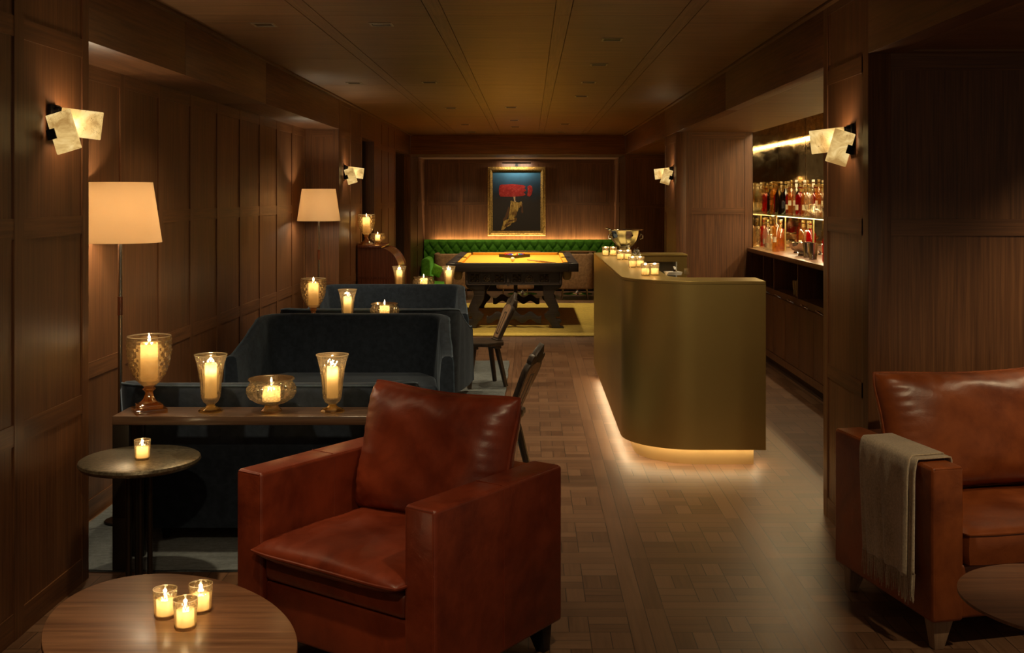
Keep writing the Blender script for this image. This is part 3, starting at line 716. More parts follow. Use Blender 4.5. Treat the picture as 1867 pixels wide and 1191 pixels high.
# ------------------------------------------------------------------ tables in front
def coffee_left():
    t = thing('coffee_table', 'large round walnut coffee table at bottom left with three votives', 'coffee table', (-.955, 2.9, 0))
    n = 96; h = .45
    pts = [(.335*math.cos(2*PI*i/n)-.160*math.sin(2*PI*i/n), .445*math.sin(2*PI*i/n)) for i in range(n)]
    MB().prism(pts, h-.022, h, 'z').build('table_top', 'table_wood', t, bevel=.003)
    for i in range(3):
        a = math.radians(90+120*i)
        MB().tube([(.05*math.cos(a), .05*math.sin(a), h-.03), (.20*math.cos(a), .22*math.sin(a), 0.006)], [.011, .009], 10).build('leg', 'black_metal', t)
    MB().lathe([(.0001, h-.032), (.09, h-.032), (.09, h-.0225), (.0001, h-.0225)], 24).build('mount', 'black_metal', t)
coffee_left()
def coffee_right():
    t = thing('coffee_table', 'round thin topped wooden coffee table on black legs at bottom right', 'coffee table', (1.545, 3.13, 0))
    h = .45; MB().lathe([(.0001, h-.014), (.292, h-.014), (.304, h-.008), (.304, h), (.0001, h)], 96).build('table_top', 'table_wood', t, smooth=30)
    for i in range(3):
        a = math.radians(200+120*i)
        MB().tube([(.11*math.cos(a), .11*math.sin(a), h-.018), (.21*math.cos(a), .21*math.sin(a), .006)], [.011, .008], 10).build('leg', 'black_metal', t)
    MB().lathe([(.0001, h-.022), (.13, h-.022), (.13, h-.0145), (.0001, h-.0145)], 24).build('mount', 'black_metal', t)
coffee_right()
def side_table():
    t = thing('side_table', 'round dark bronze side table with one votive beside left wall', 'side table', (-1.567, 4.41, 0))
    h = .55
    MB().lathe([(.0001, h-.034), (.205, h-.034), (.226, h-.028), (.236, h-.014), (.233, h-.004), (.226, h), (.0001, h)], 80).build('table_top', 'bronze', t, smooth=40)
    for x, y, r in ((-.042, -.01, .012), (-.022, .03, .010), (.008, -.02, .010), (.040, .0, .011)):
        MB().tube([(x, y, .012), (x, y, h-.034)], r, 16).build('rod', 'bronze_dark', t)
    MB().lathe([(.0001, 0), (.15, 0), (.15, .008), (.14, .012), (.0001, .012)], 48).build('base_plate', 'bronze_dark', t)
side_table()

# ------------------------------------------------------------------ consoles and settees
def console(y, label, x0=-1.772, x1=-.74):
    t = thing('console_table', label, 'console table', (0, y, 0), 0, None)
    h = .667; d = .21
    MB().box(x0, x1, 0, d, h-.038, h).build('table_top', 'console_wood', t, bevel=.003)
    for a, b in ((x0+.002, x0+.072), (x1-.072, x1-.002)):
        MB().box(a, b, .0, .03, .012, h-.038).build('leg', 'bronze_dark', t, bevel=.002)
        MB().box(a, b, d-.03, d, .012, h-.038).build('leg', 'bronze_dark', t, bevel=.002)
    return t
console(4.65, 'long dark wood console table behind the nearest blue settee, holding four candle glasses', x1=-.45)
console(7.97, 'dark wood console table between the backs of the middle blue settees')
console(10.64, 'dark wood console table behind the farthest blue settee')

def settee(label, x, y, rz):
    """opens toward local -y; back at y=.72"""
    t = thing('settee', label, 'settee', (x, y, 0), rz, 'blue velvet settees')
    zb = .10
    # centre line of the wrapping shell in plan
    def plan(s):
        # s 0..1 from front left, round the back, to front right
        pts = PL; L = LL; d = s*L[-1]
        for i in range(len(L)-1):
            if d <= L[i+1]+1e-9:
                q = (d-L[i])/(L[i+1]-L[i]); p = Vector(pts[i]).lerp(Vector(pts[i+1]), q)
                tn = (Vector(pts[min(i+1, len(pts)-1)])-Vector(pts[i])).normalized(); return p, tn
        return Vector(pts[-1]), (Vector(pts[-1])-Vector(pts[-2])).normalized()
    bx, fy = .585, -.0
    PL = [(-.71, 0), (-.69, .22), (-.655, .42)]+[(-bx+.13+math.cos(a)*.17, .52+math.sin(a)*.15) for a in [math.radians(178-i*11) for i in range(9)]]
    PL += [(-x_, y_) for x_, y_ in reversed(PL)]
    LL = [0]
    for a, b in zip(PL[:-1], PL[1:]): LL.append(LL[-1]+math.dist(a, b))
    mb = MB(); NS = 72; th = .10
    def hgt(s):
        q = min(s, 1-s)*LL[-1]           # distance from arm front
        k = min(1, max(0, (q-.08)/.56)); k = .5*k+.5*k*k*(3-2*k)
        return .55+(.755-.55)*k
    def ring(s):
        p, tn = plan(s); nrm = Vector((-tn.y, tn.x)) # outward
        if nrm.dot(p-Vector((0, .2))) < 0: nrm = -nrm
        H = hgt(s); q = min(s, 1-s)*LL[-1]; back = min(1, max(0, (q-.35)/.3))
        lean = .03+.02*back
        out = []
        prof = [(-.5, zb, 0), (-.5, .40, .3), (-.5, H-.04, 1), (-.42, H-.012, 1), (-.2, H, 1), (.2, H, 1), (.42, H-.012, 1), (.5, H-.04, 1), (.5, .40, .3), (.5, zb, 0)]
        for o, z, l in prof:
            c = p+nrm*(-o*th*(1.0 if l < 1 else .8)+lean*l*back-(0 if l else .0))
            out.append((c.x, c.y, z))
        return out
    rows = [ring(i/(NS-1)) for i in range(NS)]
    v = [p for r in rows for p in r]; n = 10
    f = [(i*n+j, (i+1)*n+j, (i+1)*n+(j+1) % n, i*n+(j+1) % n) for i in range(NS-1) for j in range(n)]
    f += [tuple(range(n)), tuple(reversed(range((NS-1)*n, NS*n)))]
    mb.add(v, f)
    sh = mb.build('back_and_arms', 'velvet_blue', t, smooth=60, bevel=0)
    pt = [r[3] for r in rows]; pts = [(p[0], p[1], p[2]+.004) for p in pt]
    MB().tube([rows[0][0], rows[0][2]]+pts+[rows[-1][2], rows[-1][0]], .0048, 6).build('piping', 'velvet_piping', sh)
    MB().prism([(-.655, .03), (.655, .03), (.60, .40), (.50, .60), (-.50, .60), (-.60, .40)], zb, .23, 'z').build('seat_base', 'velvet_blue', t, bevel=.02, seg=3)
    MB().prism([(-.65, .0), (.65, .0), (.60, .40), (.49, .59), (-.49, .59), (-.60, .40)], .235, .355, 'z').build('seat_cushion', 'velvet_blue', t, bevel=.035, seg=4, smooth=50)
    for a, b in ((-.6, .08), (.6, .08), (-.48, .58), (.48, .58)):
        MB().taper((a, b, .012), (a, b, .10), (.012, .012), (.02, .02)).build('leg', 'black', t)
    return t
CX = -1.19
settee('nearest blue velvet settee facing away, only its back top seen above the console', CX-.02, 5.68, PI)
settee('large dark blue velvet settee facing us behind the oxblood armchair', CX-.06, 7.19, 0)
settee('blue velvet settee seen as a thin back edge just behind the large middle settee', CX-.03, 8.96, PI)
settee('farthest blue velvet settee facing us with its seat visible', CX-.11, 9.82, 0)

# ------------------------------------------------------------------ floor lamps
def floor_lamp(x, y, label):
    t = thing('floor_lamp', label, 'floor lamp', (x, y, 0), 0, None)
    z0, z1 = 1.375, 1.668
    MB().lathe([(.0001, .013), (.075, .013), (.075, .02), (.07, .024), (.0001, .024)], 40).build('base', 'black_metal', t)
    p = MB().tube([(0, 0, .018), (0, 0, 1.44)], .0105, 16).build('pole', 'nickel', t)
    MB().tube([(0, 0, 1.02), (0, 0, 1.11)], .0125, 16).build('grip', 'mahogany', p)
    sh = MB().lathe([(.195, z0), (.152, z1), (.150, z1), (.193, z0)], 72, closed=True).build('lamp_shade', 'lamp_shade', t)
    sp = MB()
    for i in range(3):
        a = 2*PI*i/3; sp.tube([(0, 0, z1-.03), (.150*math.cos(a), .150*math.sin(a), z1-.03)], .002, 6)
    sp.tube([(0, 0, 1.44), (0, 0, z1-.03)], .003, 6); sp.build('spider', 'nickel', sh)
    b = MB().sphere((0, 0, 1.505), .026, 10).build('bulb', 'bulb', t)
    light('lamp_glow', 'POINT', (0, 0, 1.56), K['lamp'], parent=t, color=(1., .83, .56), shadow_soft_size=.03)
    light('lamp_glow', 'POINT', (0, 0, 1.42), K['lamp']*.8, parent=t, color=(1., .83, .56), shadow_soft_size=.03)
    return t
floor_lamp(-1.998, 5.35, 'near floor lamp with cream shade in the left alcove beside near pillar')
floor_lamp(-1.93, 10.03, 'far floor lamp with cream shade by far end of the left alcove')

# ------------------------------------------------------------------ wall sconces
def sconce(wx, y, z, sg, label):
    """sg=+1 : mounted on a wall at its -x side, slabs reach toward +x"""
    t = thing('wall_sconce', label, 'wall light', (wx, y, z), 0 , 'alabaster wall sconces')
    def slab(x0, x1, z0, z1, yy, rot, nm, clipz):
        Mx = Matrix.Rotation(sg*rot, 4, 'Y')
        mb = MB(); mb.box(min(sg*x0, sg*x1), max(sg*x0, sg*x1), yy-.008, yy+.008, z0, z1, M=Mx)
        s_ = mb.build(nm, 'alabaster', t, bevel=.003)
        c = MB(); c.box(min(sg*(x0-.012), sg*(x0+.02)), max(sg*(x0-.012), sg*(x0+.02)), yy-.013, yy+.013, clipz-.02, clipz+.02, M=Mx)
        c.build('clip', 'black_metal', s_)
    slab(.012, .190, -.064, .044, .02, math.radians(7), 'alabaster_panel', .024)
    slab(.004, .099, -.155, .0, -.055, math.radians(-17), 'alabaster_panel', -.075)
    m = MB(); m.box(min(0, sg*.012), max(0, sg*.012), -.03, .06, -.09, .05); m.build('back_plate', 'black_metal', t, bevel=.002)
    m = MB(); m.tube([(sg*.010, .0, .03), (sg*.03, .0, .03)], .006); m.tube([(sg*.010, -.01, -.075), (sg*.03, -.05, -.075)], .006); m.build('bracket', 'black_metal', t)
    light('sconce_glow', 'POINT', (sg*.085, .085, -.01), K['sconce'], parent=t, color=(1., .70, .40), shadow_soft_size=.03)
    light('sconce_glow', 'POINT', (sg*.07, -.015, -.02), K['sconce']*.22, parent=t, color=(1., .70, .40), shadow_soft_size=.03)
    return t
sconce(XL, 4.24, 1.905, 1, 'alabaster wall sconce on near left wall, larger left one')
sconce(XL, 10.95, 1.86, 1, 'small alabaster wall sconce above the roll top cabinet')
sconce(XR, 5.03, 1.88, -1, 'alabaster wall sconce on right pillar by the bar shelves')
sconce(XR, 11.35, 1.86, -1, 'small alabaster wall sconce beyond the silver punch bowl')

# ------------------------------------------------------------------ candles and crystal
def candle(loc, r, h, label, cat='candle', power=None, flame=True, group='lit candles', tilt=0):
    t = thing('candle', label, cat, loc, 0, group)
    key = 'wax_%.3f_%.3f' % (r, h)
    global _cm
    MB().lathe([(.0001, .0), (r, 0), (r, h-.003), (r*.9, h), (r*.45, h-.004), (.0001, h-.005)], 24).build('wax_body', 'wax', t, smooth=50)
    MB().tube([(0, 0, h-.006), (0.0008, 0, h+.006)], .0010, 5).build('wick', 'wick', t)
    if flame:
        fz = h+.004; s = max(.55, min(1.2, r/.028))
        MB().lathe([(.0001, fz), (.0032*s, fz+.005*s), (.0042*s, fz+.010*s), (.003*s, fz+.018*s), (.0012*s, fz+.026*s), (.0001, fz+.031*s)], 12).build('flame', 'flame', t)
    p = K['candle'] if power is None else power
    light('candle_glow', 'POINT', (0, 0, h*.80), p*.55, parent=t, color=(1., .72, .36), shadow_soft_size=r*.3)
    light('flame_light', 'POINT', (0, 0, h+.030), p*.45, parent=t, color=(1., .70, .38), shadow_soft_size=.005)
    return t
def diamond(n, k, amp, lo, hi):
    def fn(i, r, z, a):
        if lo < z < hi: return r+amp*(1-2*min(abs(math.sin(n*a/2+k*z)), abs(math.sin(n*a/2-k*z))))
        return r
    return fn
def fine(prof, m=6):
    out = []
    for a, b in zip(prof[:-1], prof[1:]):
        for q in range(m): out.append((a[0]+(b[0]-a[0])*q/m, a[1]+(b[1]-a[1])*q/m))
    return out+[prof[-1]]
def goblet(label, loc):
    t = thing('candle_goblet', label, 'goblet', loc, .5, 'footed honeycomb goblets')
    outer = [(.026, .112), (.044, .128), (.066, .16), (.082, .20), (.090, .245), (.093, .29), (.092, .326)]
    inner = [(.089, .326), (.090, .29), (.087, .245), (.079, .20), (.062, .16), (.040, .132), (.0001, .122)]
    def hon(i, r, z, a):
        if .135 < z < .312:
            row = int((z-.135)/.022); ph = (row % 2)*PI/16
            return r+.0022*math.cos(16*(a+ph)) + .0022*math.cos((z-.135)/.022*2*PI)
        return r
    MB().lathe(fine(outer, 7), 64, fn=hon).build('bowl', 'crystal_amber', t, smooth=20)
    MB().lathe(inner, 48).build('bowl_lining', 'crystal', t, smooth=60)
    MB().lathe([(.0885, .3262), (.0925, .3262), (.0925, .329), (.0885, .329)], 64, closed=True).build('rim', 'crystal_rim_glint', t, smooth=0)
    f = MB(); f.lathe([(.0001, .048), (.030, .048), (.024, .058), (.017, .075), (.017, .086), (.024, .093), (.028, .098), (.022, .104), (.026, .1115)], 20)
    f.build('stem', 'foot_brown', t, smooth=30)
    f = MB(); f.box(-.066, .066, -.066, .066, 0, .018); f.box(-.050, .050, -.050, .050, .018, .034); f.taper((0, 0, .034), (0, 0, .052), (.040, .040), (.022, .022))
    f.build('square_foot', 'foot_brown', t, bevel=.002, merge=0)
    return t
def vase(label, loc):
    t = thing('candle_vase', label, 'glass vase', loc, 0, 'cut crystal candle vases')
    outer = [(.018, .034), (.030, .044), (.038, .060), (.042, .090), (.046, .14), (.054, .195), (.062, .228), (.070, .245)]
    inner = [(.067, .245), (.058, .228), (.050, .195), (.042, .14), (.038, .090), (.034, .062), (.0001, .05)]
    def cut(i, r, z, a):
        if .045 < z < .095: return r+.0024*(1-2*min(abs(math.sin(9*a+110*z)), abs(math.sin(9*a-110*z))))
        if .095 <= z < .165: return r+.0016*abs(math.sin(9*a))
        if z < .236: return r+.0026*(1-2*min(abs(math.sin(6*a+60*z)), abs(math.sin(6*a-60*z))))
        return r
    MB().lathe(fine(outer, 7), 72, fn=cut).build('bowl', 'crystal_cut', t, smooth=10)
    MB().lathe(inner, 48).build('bowl_lining', 'crystal', t, smooth=60)
    MB().lathe([(.0665, .2452), (.0705, .2452), (.0705, .248), (.0665, .248)], 64, closed=True).build('rim', 'crystal_rim_glint', t, smooth=0)
    MB().lathe([(.0001, 0), (.050, 0), (.052, .005), (.044, .012), (.024, .020), (.016, .028), (.019, .0335)], 24, fn=lambda i, r, z, a: r*(1+.04*abs(math.sin(6*a)))).build('foot', 'foot_amber', t, smooth=15)
    return t
def bowl(label, loc, s=1.):
    t = thing('candle_bowl', label, 'glass bowl', loc, 0, 'scalloped crystal candle bowls')
    outer = [(.026, .030), (.060, .040), (.092, .060), (.106, .085), (.104, .105), (.092, .122), (.090, .132), (.098, .146)]
    inner = [(.095, .146), (.086, .132), (.088, .120), (.098, .103), (.100, .086), (.087, .064), (.056, .046), (.0001, .040)]
    def cut(i, r, z, a):
        if .034 < z < .125: return r+.0035*(1-2*min(abs(math.sin(8*a+55*z)), abs(math.sin(8*a-55*z))))
        return r*(1+.02*math.sin(12*a)) if z > .135 else r
    mb = MB().lathe(fine(outer, 6), 80, fn=cut); 
    mb.v = [(x, y, z-(.010*abs(math.sin(6*math.atan2(y, x))) if z > .1455 else 0)) for x, y, z in mb.v]
    mb.build('bowl', 'crystal_cut', t, smooth=10)
    MB().lathe(inner, 48).build('bowl_lining', 'crystal', t, smooth=60)
    MB().lathe([(.0001, 0), (.044, 0), (.044, .008), (.036, .016), (.030, .022), (.028, .0295)], 32, fn=lambda i, r, z, a: r*(1+.03*abs(math.sin(8*a)))).build('foot', 'foot_amber', t, smooth=15)
    if s != 1.: t.scale = (s, s, s)
    return t
def votive(label, loc, s=1., group='cut crystal votive glasses'):
    t = thing('votive_glass', label, 'votive glass', loc, 0, group)
    outer = [(.0001, 0), (.026, 0), (.028, .004), (.0285, .02), (.030, .05), (.032, .078)]
    inner = [(.0305, .078), (.0285, .05), (.027, .02), (.0262, .009), (.0001, .008)]
    def cut(i, r, z, a):
        if .004 < z < .02: return r+.0012*math.cos(20*a)
        if .045 < z < .075: return r+.0013*(1-2*min(abs(math.sin(6*a+130*z)), abs(math.sin(6*a-130*z))))
        return r
    MB().lathe(fine(outer, 5), 48, fn=cut).build('glass_body', 'crystal_cut', t, smooth=10)
    MB().lathe(inner, 32).build('glass_lining', 'crystal', t, smooth=60)
    MB().lathe([(.0302, .0782), (.0322, .0782), (.0322, .0795), (.0302, .0795)], 48, closed=True).build('rim', 'crystal_rim_glint', t, smooth=0)
    t.scale = (s, s, s); return t
CT = .667
g0 = goblet('large honeycomb goblet at left end of the nearest console', (-1.65, 4.755, CT))
candle((-1.65, 4.755, CT+.134), .036, .165, 'tall pillar candle inside the large goblet on nearest console')
v0 = vase('left cut crystal vase between goblet and bowl on nearest console', (-1.383, 4.755, CT))
candle((-1.383, 4.755, CT+.061), .025, .150, 'pillar candle inside the left crystal vase on nearest console')
b0 = bowl('scalloped crystal bowl on the nearest console', (-1.12, 4.755, CT))
candle((-1.12, 4.755, CT+.046), .038, .062, 'squat candle inside the crystal bowl on nearest console')
v1 = dup(v0, (-.856, 4.755, CT), .3, 'right cut crystal vase beside armchair cushion on nearest console')
candle((-.856, 4.755, CT+.061), .024, .135, 'pillar candle inside the right crystal vase beside armchair cushion')
dup(g0, (-1.594, 8.08, CT), .5, 'honeycomb goblet above the large middle settee back')
candle((-1.594, 8.08, CT+.134), .036, .165, 'pillar candle in the goblet above the middle settee')
dup(v0, (-1.343, 8.08, CT), .9, 'crystal vase above the large middle settee back')
candle((-1.343, 8.08, CT+.061), .027, .135, 'pillar candle in the vase above the middle settee')
dup(b0, (-1.07, 8.08, CT), .2, 'crystal bowl peeping over the large middle settee back')
candle((-1.07, 8.08, CT+.046), .036, .085, 'candle in the bowl above the middle settee')
dup(v0, (-1.28, 10.75, CT), .4, 'left crystal vase above the farthest settee back')
candle((-1.28, 10.75, CT+.061), .027, .150, 'candle in the left vase above the farthest settee')
dup(b0, (-1.04, 10.75, CT), .6, 'crystal bowl peeping over the farthest settee back')
candle((-1.04, 10.75, CT+.046), .036, .085, 'candle in the bowl above the farthest settee')
dup(v0, (-.795, 10.75, CT), .1, 'right crystal vase above the farthest settee, near pool table')
candle((-.795, 10.75, CT+.061), .027, .150, 'candle in the right vase above the farthest settee')
# votives in front
HT = .45
def atz(px, py, z):
    Y = F*(1.6-z)/(py-358.0); return ((px-966.0)*Y/F, Y, z)
for i, (px, py, l) in enumerate(((301, 1126, 'rear left votive glass of three on the walnut coffee table'), (366, 1116, 'rear right votive glass of three on the walnut coffee table'), (338, 1146, 'front middle votive glass of three on the walnut coffee table'))):
    p = atz(px, py, HT)
    if i == 0: vt0 = votive(l, p)
    else: dup(vt0, p, .3*i, l)
    candle((p[0], p[1], p[2]+.0095), .0225, .043, 'small candle in the '+l.replace(' votive glass', ' votive').replace(' of three on the walnut coffee table', ' on the coffee table'), flame=True, power=K['candle']*.48)
p = atz(259.5, 838, .55); dup(vt0, p, .2, 'single votive glass on the round bronze side table'); candle((p[0], p[1], p[2]+.0095), .0225, .043, 'small candle in the votive on the bronze side table', power=K['candle']*.5)
# ------------------------------------------------------------------ the brass bar
BX, BY, BXR, BYB, TH, CR = .57, 6.46, 1.39, 9.76, .30, .42
def bar_outline(off, back=0.):
    x, y, r = BX+off, BY+off, CR-off*.6
    return [(x, BYB-off)]+[(x, y+r)]+arc(x+r, y+r, r, 180, 270, 16)[1:]+[(BXR-off*.75, y)]
def bar():
    t = thing('bar_counter', 'curved brass bar counter standing at right of the aisle', 'bar counter', (0, 0, 0))
    o = bar_outline(0); inn = [(BXR, BY+TH), (BX+TH+.13, BY+TH)]+arc(BX+TH+.13, BY+TH+.13, .13, 270, 180, 6)[1:]+[(BX+TH, BYB)]
    MB().prism(o+inn, 1.082, 1.10, 'z').build('counter_top', 'brass', t, bevel=.002, smooth=20)
    # skin
    i2 = [(p[0], p[1]) for p in bar_outline(.02)]
    i2[0] = (i2[0][0], BYB-.002); i2[-1] = (BXR, BY+.02)
    poly = o+list(reversed(i2)); poly[0] = (BX, BYB-.002)
    MB().prism(poly, .105, 1.0815, 'z').build('front_panel', 'brass', t, smooth=20)
    c0 = bar_outline(.024); c0[0] = (c0[0][0], BYB-.004); c0[-1] = (BXR-.004, BY+.024)
    ci = [(BXR-.004, BY+TH-.01), (BX+TH+.12, BY+TH-.01)]+arc(BX+TH+.12, BY+TH+.12, .13, 270, 180, 6)[1:]+[(BX+TH-.01, BYB-.004)]
    MB().prism(c0+ci, .115, 1.081, 'z').build('carcass', 'shadow_wood', t, smooth=0)
    p0 = bar_outline(.085); p0[0] = (p0[0][0], BYB-.05); p0[-1] = (BXR-.055, BY+.085)
    pi_ = [(BXR-.055, BY+TH-.06), (BX+TH-.06+.1, BY+TH-.06), (BX+TH-.06, BY+TH+.1), (BX+TH-.06, BYB-.05)]
    MB().prism(p0+pi_, .0, .1145, 'z').build('plinth', 'brass_plinth', t, smooth=20)
    # LED tape under the overhang
    l0 = [(x, y) for x, y in bar_outline(.034)]; l1 = bar_outline(.046)
    l0[0] = (l0[0][0], BYB-.06); l1[0] = (l1[0][0], BYB-.06); l0[-1] = (BXR-.03, BY+.034); l1[-1] = (BXR-.03, BY+.046)
    MB().prism(l0+list(reversed(l1)), .108, .1145, 'z').build('led_strip', 'led_floor', t, smooth=0)
    MB().box(BXR-.045, BXR-.035, BY+.05, BY+TH-.05, .108, .1145).build('led_strip', 'led_floor', t, smooth=0)
    # return at the far end with a steel well
    MB().box(BX+TH+.001, BXR-.03, BYB-TH, BYB, 1.082, 1.10).build('counter_top', 'brass', t, bevel=.002)
    m = MB(); y0 = BYB-TH+.003
    m.box(BX+TH+.001, .99, y0, BYB-.01, .10, 1.081); m.box(1.27, BXR-.035, y0, BYB-.01, .10, 1.081); m.box(.99, 1.27, y0, BYB-.01, .10, .80); m.box(.99, 1.27, y0, BYB-.01, 1.035, 1.081); m.box(.99, 1.27, BYB-.06, BYB-.01, .80, 1.035)
    m.build('return_panel', 'brass', t, merge=0)
    m = MB(); m.box(.99, 1.0, y0-.004, BYB-.06, .80, 1.035); m.box(1.26, 1.27, y0-.004, BYB-.06, .80, 1.035); m.box(.99, 1.27, y0-.004, BYB-.06, .80, .81)
    m.add([(.99, y0+.0, .81), (1.27, y0+.0, .81), (1.27, BYB-.07, 1.03), (.99, BYB-.07, 1.03)], [(0, 1, 2, 3)])
    m.build('steel_well', 'steel', t, merge=0)
bar()
BT = 1.10
def ont(px, py): return atz(px, py, BT)
bl = ['left votive glass of the first pair, nearest the bar front', 'right votive glass of the first pair, nearest the bar front', 'left votive glass of the second pair along the bar', 'right votive glass of the second pair along the bar', 'left votive glass of the third pair along the bar', 'right votive glass of the third pair along the bar', 'left votive glass of the farthest pair beside the punch bowl', 'right votive glass of the farthest pair beside the punch bowl']
for (px, py), l in zip(((1176.5, 503), (1193.5, 502.5), (1153, 488), (1167, 487.5), (1131, 474), (1144.5, 474), (1104, 467), (1118, 467)), bl):
    p = ont(px, py); dup(vt0, p, .1, l+'', 'votive glasses on the bar').scale = (.92, .92, .98)
    candle((p[0], p[1], p[2]+.0095), .0235, .037, 'small candle in the '+l.replace(' glass', ''), power=K['candle']*.38, flame=False, group='candles on the bar')
def punch():
    x, y, _ = atz(1140, 461.5, BT); t = thing('punch_bowl', 'large footed silver punch bowl on far end of the brass bar', 'punch bowl', (x, y, BT))
    def fl(i, r, z, a): return r*(1+.012*math.sin(14*a)) if z > .07 else r
    MB().lathe([(.0001, 0), (.062, 0), (.064, .008), (.050, .016), (.046, .035), (.054, .050), (.052, .056), (.080, .075), (.115, .11), (.137, .155), (.146, .197), (.158, .205), (.158, .209), (.143, .203), (.132, .157), (.110, .114), (.075, .08), (.0001, .066)], 64, fn=fl).build('bowl', 'silver', t, smooth=50)
    for sg in (-1, 1):
        MB().tube([(sg*.128, -.03, .125), (sg*.150, -.03, .13), (sg*.152, -.03, .155), (sg*.138, -.03, .165)], .004, 8).build('handle', 'silver', t)
    t2 = thing('ladle', 'silver ladle resting in the punch bowl', 'ladle', (x, y, BT))
    MB().tube([(-.03, .0, .09), (-.10, -.02, .185), (-.135, -.025, .2125), (-.165, -.03, .219), (-.18, -.03, .217)], [.004, .004, .005, .007, .003], 10).build('handle', 'silver', t2)
    MB().lathe([(.0001, .068), (.020, .074), (.030, .092), (.028, .092), (.018, .077), (.0001, .072)], 20, cx=-.03).build('scoop', 'silver', t2, smooth=50)
punch()
def cluster():
    x, y, _ = atz(1160, 471, BT)
    t = thing('grape_ornament', 'silver cluster ornament with stalk beside the punch bowl foot', 'ornament', (x, y, BT))
    rnd = random.Random(2); m = MB()
    for k in range(34):
        a = rnd.uniform(0, 2*PI); lv = rnd.random(); r = .036*(1-lv*.5)*rnd.uniform(.3, 1)
        m.sphere((r*math.cos(a), r*math.sin(a), .011+lv*.055), .0105, 6)
    m.build('grapes', 'silver', t, merge=0, smooth=60)
    MB().tube([(0, 0, .06), (.006, 0, .08), (.016, 0, .088)], .003, 6).build('stalk', 'silver', t)
cluster()
x, y, _ = atz(1228, 501, BT)
t = thing('folded_napkins', 'small stack of white bar napkins at inner edge of the bar', 'napkins', (x, y+.0, BT))
m = MB()
for k in range(5): m.box(-.05, .045, -.04, .04, k*.004, k*.004+.0034, M=Matrix.Rotation(.06*k, 4, 'Z'))
m.build('napkin_stack', 'white_linen', t, merge=0); tag(t, t['label'], 'napkins')
tumb = thing('tumbler', 'small clear tumbler beside the white napkins on the bar', 'tumbler', (x+.085, y, BT))
MB().lathe([(.0001, 0), (.017, 0), (.019, .042), (.0175, .042), (.0155, .006), (.0001, .005)], 24).build('glass_body', 'crystal', tumb)
cupj = thing('jigger', 'small silver jigger standing on the white napkins', 'jigger', (x+.01, y, BT+.020))
MB().lathe([(.0001, .0005), (.012, .0005), (.006, .014), (.015, .034), (.0135, .034), (.004, .015), (.0001, .015)], 20).build('cup', 'silver', cupj)

# ------------------------------------------------------------------ back bar
def backbar():
    t = thing('bar_cabinet', 'dark wood back bar cabinet with open shelf and handled doors', 'cabinet', (0, 0, 0))
    x0, x1, y0, y1 = 2.22, 2.795, 5.56, 11.09
    m = MB(); m.box(x0+.06, x1, y0, y1, 0, .10); m.build('toe_kick', 'shadow_wood', t)
    m = MB(); m.box(x0+.02, x1, y0, y1, .10, .70); m.box(x1-.02, x1, y0, y1, .70, 1.035); m.box(x0+.02, x1-.02, y0, y1, .70, .745)
    for k in range(12):
        yy = 5.56+.0+ k*.914 if False else None
    ys = [5.57, 6.44, 7.35, 8.24, 9.15, 10.05, 10.5, 11.08]
    for yy in ys: m.box(x0+.015, x1-.02, yy-.01, yy+.01, .745, 1.035)
    m.box(x0+.0, x0+.02, y0, y1, .105, .165)
    m.build('body', 'oak_v', t, merge=0)
    k = 0; yy = 5.75
    edges = [8.605-.47*q for q in range(6, 0, -1)]+[8.605+.47*q for q in range(0, 6)]
    edges = [e for e in edges if 5.58 < e < 11.08]+[11.08]
    for a, b in zip(edges[:-1], edges[1:]):
        d = MB().box(x0, x0+.018, a+.004, b-.004, .17, .69).build('door', 'oak_v', t, bevel=.002)
        c = (a+b)/2
        MB().tube([(x0+.002, c-.07, .70), (x0-.022, c-.065, .715), (x0-.028, c, .722), (x0-.022, c+.065, .715), (x0+.002, c+.07, .70)], [.005, .007, .008, .007, .005], 8).build('handle', 'silver', d)
    top = MB().box(x0-.02, x1, y0, y1, 1.045, 1.08)
    top.build('worktop', 'walnut_x', t, bevel=.003); MB().box(x0, x1, y0, y1, 1.035, 1.045).build('rail', 'oak_y', t)
backbar()
def mirror(nm, lab, bx):
    o = MB().box(*bx).build(nm, 'antique_mirror'); return tag(o, lab, 'mirror')
ys = [5.56, 6.7, 7.85, 9.0, 10.1, 11.115]
lm = ['antiqued mirror panel behind bottles, nearest on bar wall', 'antiqued mirror panel behind bottles, second from near pillar', 'antiqued mirror panel behind bottles, third from near pillar', 'antiqued mirror panel behind bottles, beside the corner panel', 'antiqued mirror panel behind bottles, at the inner corner']
for a, b, l in zip(ys[:-1], ys[1:], lm): mirror('mirror_panel', l, (2.790, 2.7985, a+.002, b-.002, 1.081, 2.445))
mirror('mirror_panel', 'antiqued mirror panel on the end wall of the bar niche', (2.26, 2.51, 11.108, 11.118, 1.081, 2.445))
mirror('mirror_panel', 'antiqued mirror panel at corner of the bar niche end wall', (2.513, 2.788, 11.108, 11.118, 1.081, 2.445))
def gshelf(z, lab):
    t = thing('glass_shelf', lab, 'shelf', (0, 0, z))
    MB().box(2.44, 2.785, 5.6, 11.10, -.012, 0).build('glass_plate', 'shelf_glass', t)
    MB().box(2.445, 2.46, 5.6, 11.10, -.020, -.0125).build('led_strip', 'led_shelf', t)
    for yy in (6.2, 7.3, 8.4, 9.5, 10.55):
        MB().tube([(2.455, yy, -z+1.081), (2.455, yy, -.021)], .009, 12).build('post', 'brass', t)
gshelf(1.42, 'lit glass shelf of bottles above the back bar worktop')
t = thing('led_strip_light', 'bright golden linear light on the bar mirror above bottles', 'linear light', (0, 0, 0))
MB().box(2.765, 2.788, 5.7, 11.09, 2.176, 2.196).build('diffuser', 'led_gold', t); MB().box(2.765, 2.788, 5.7, 11.09, 2.1965, 2.21).build('housing', 'brass', t)

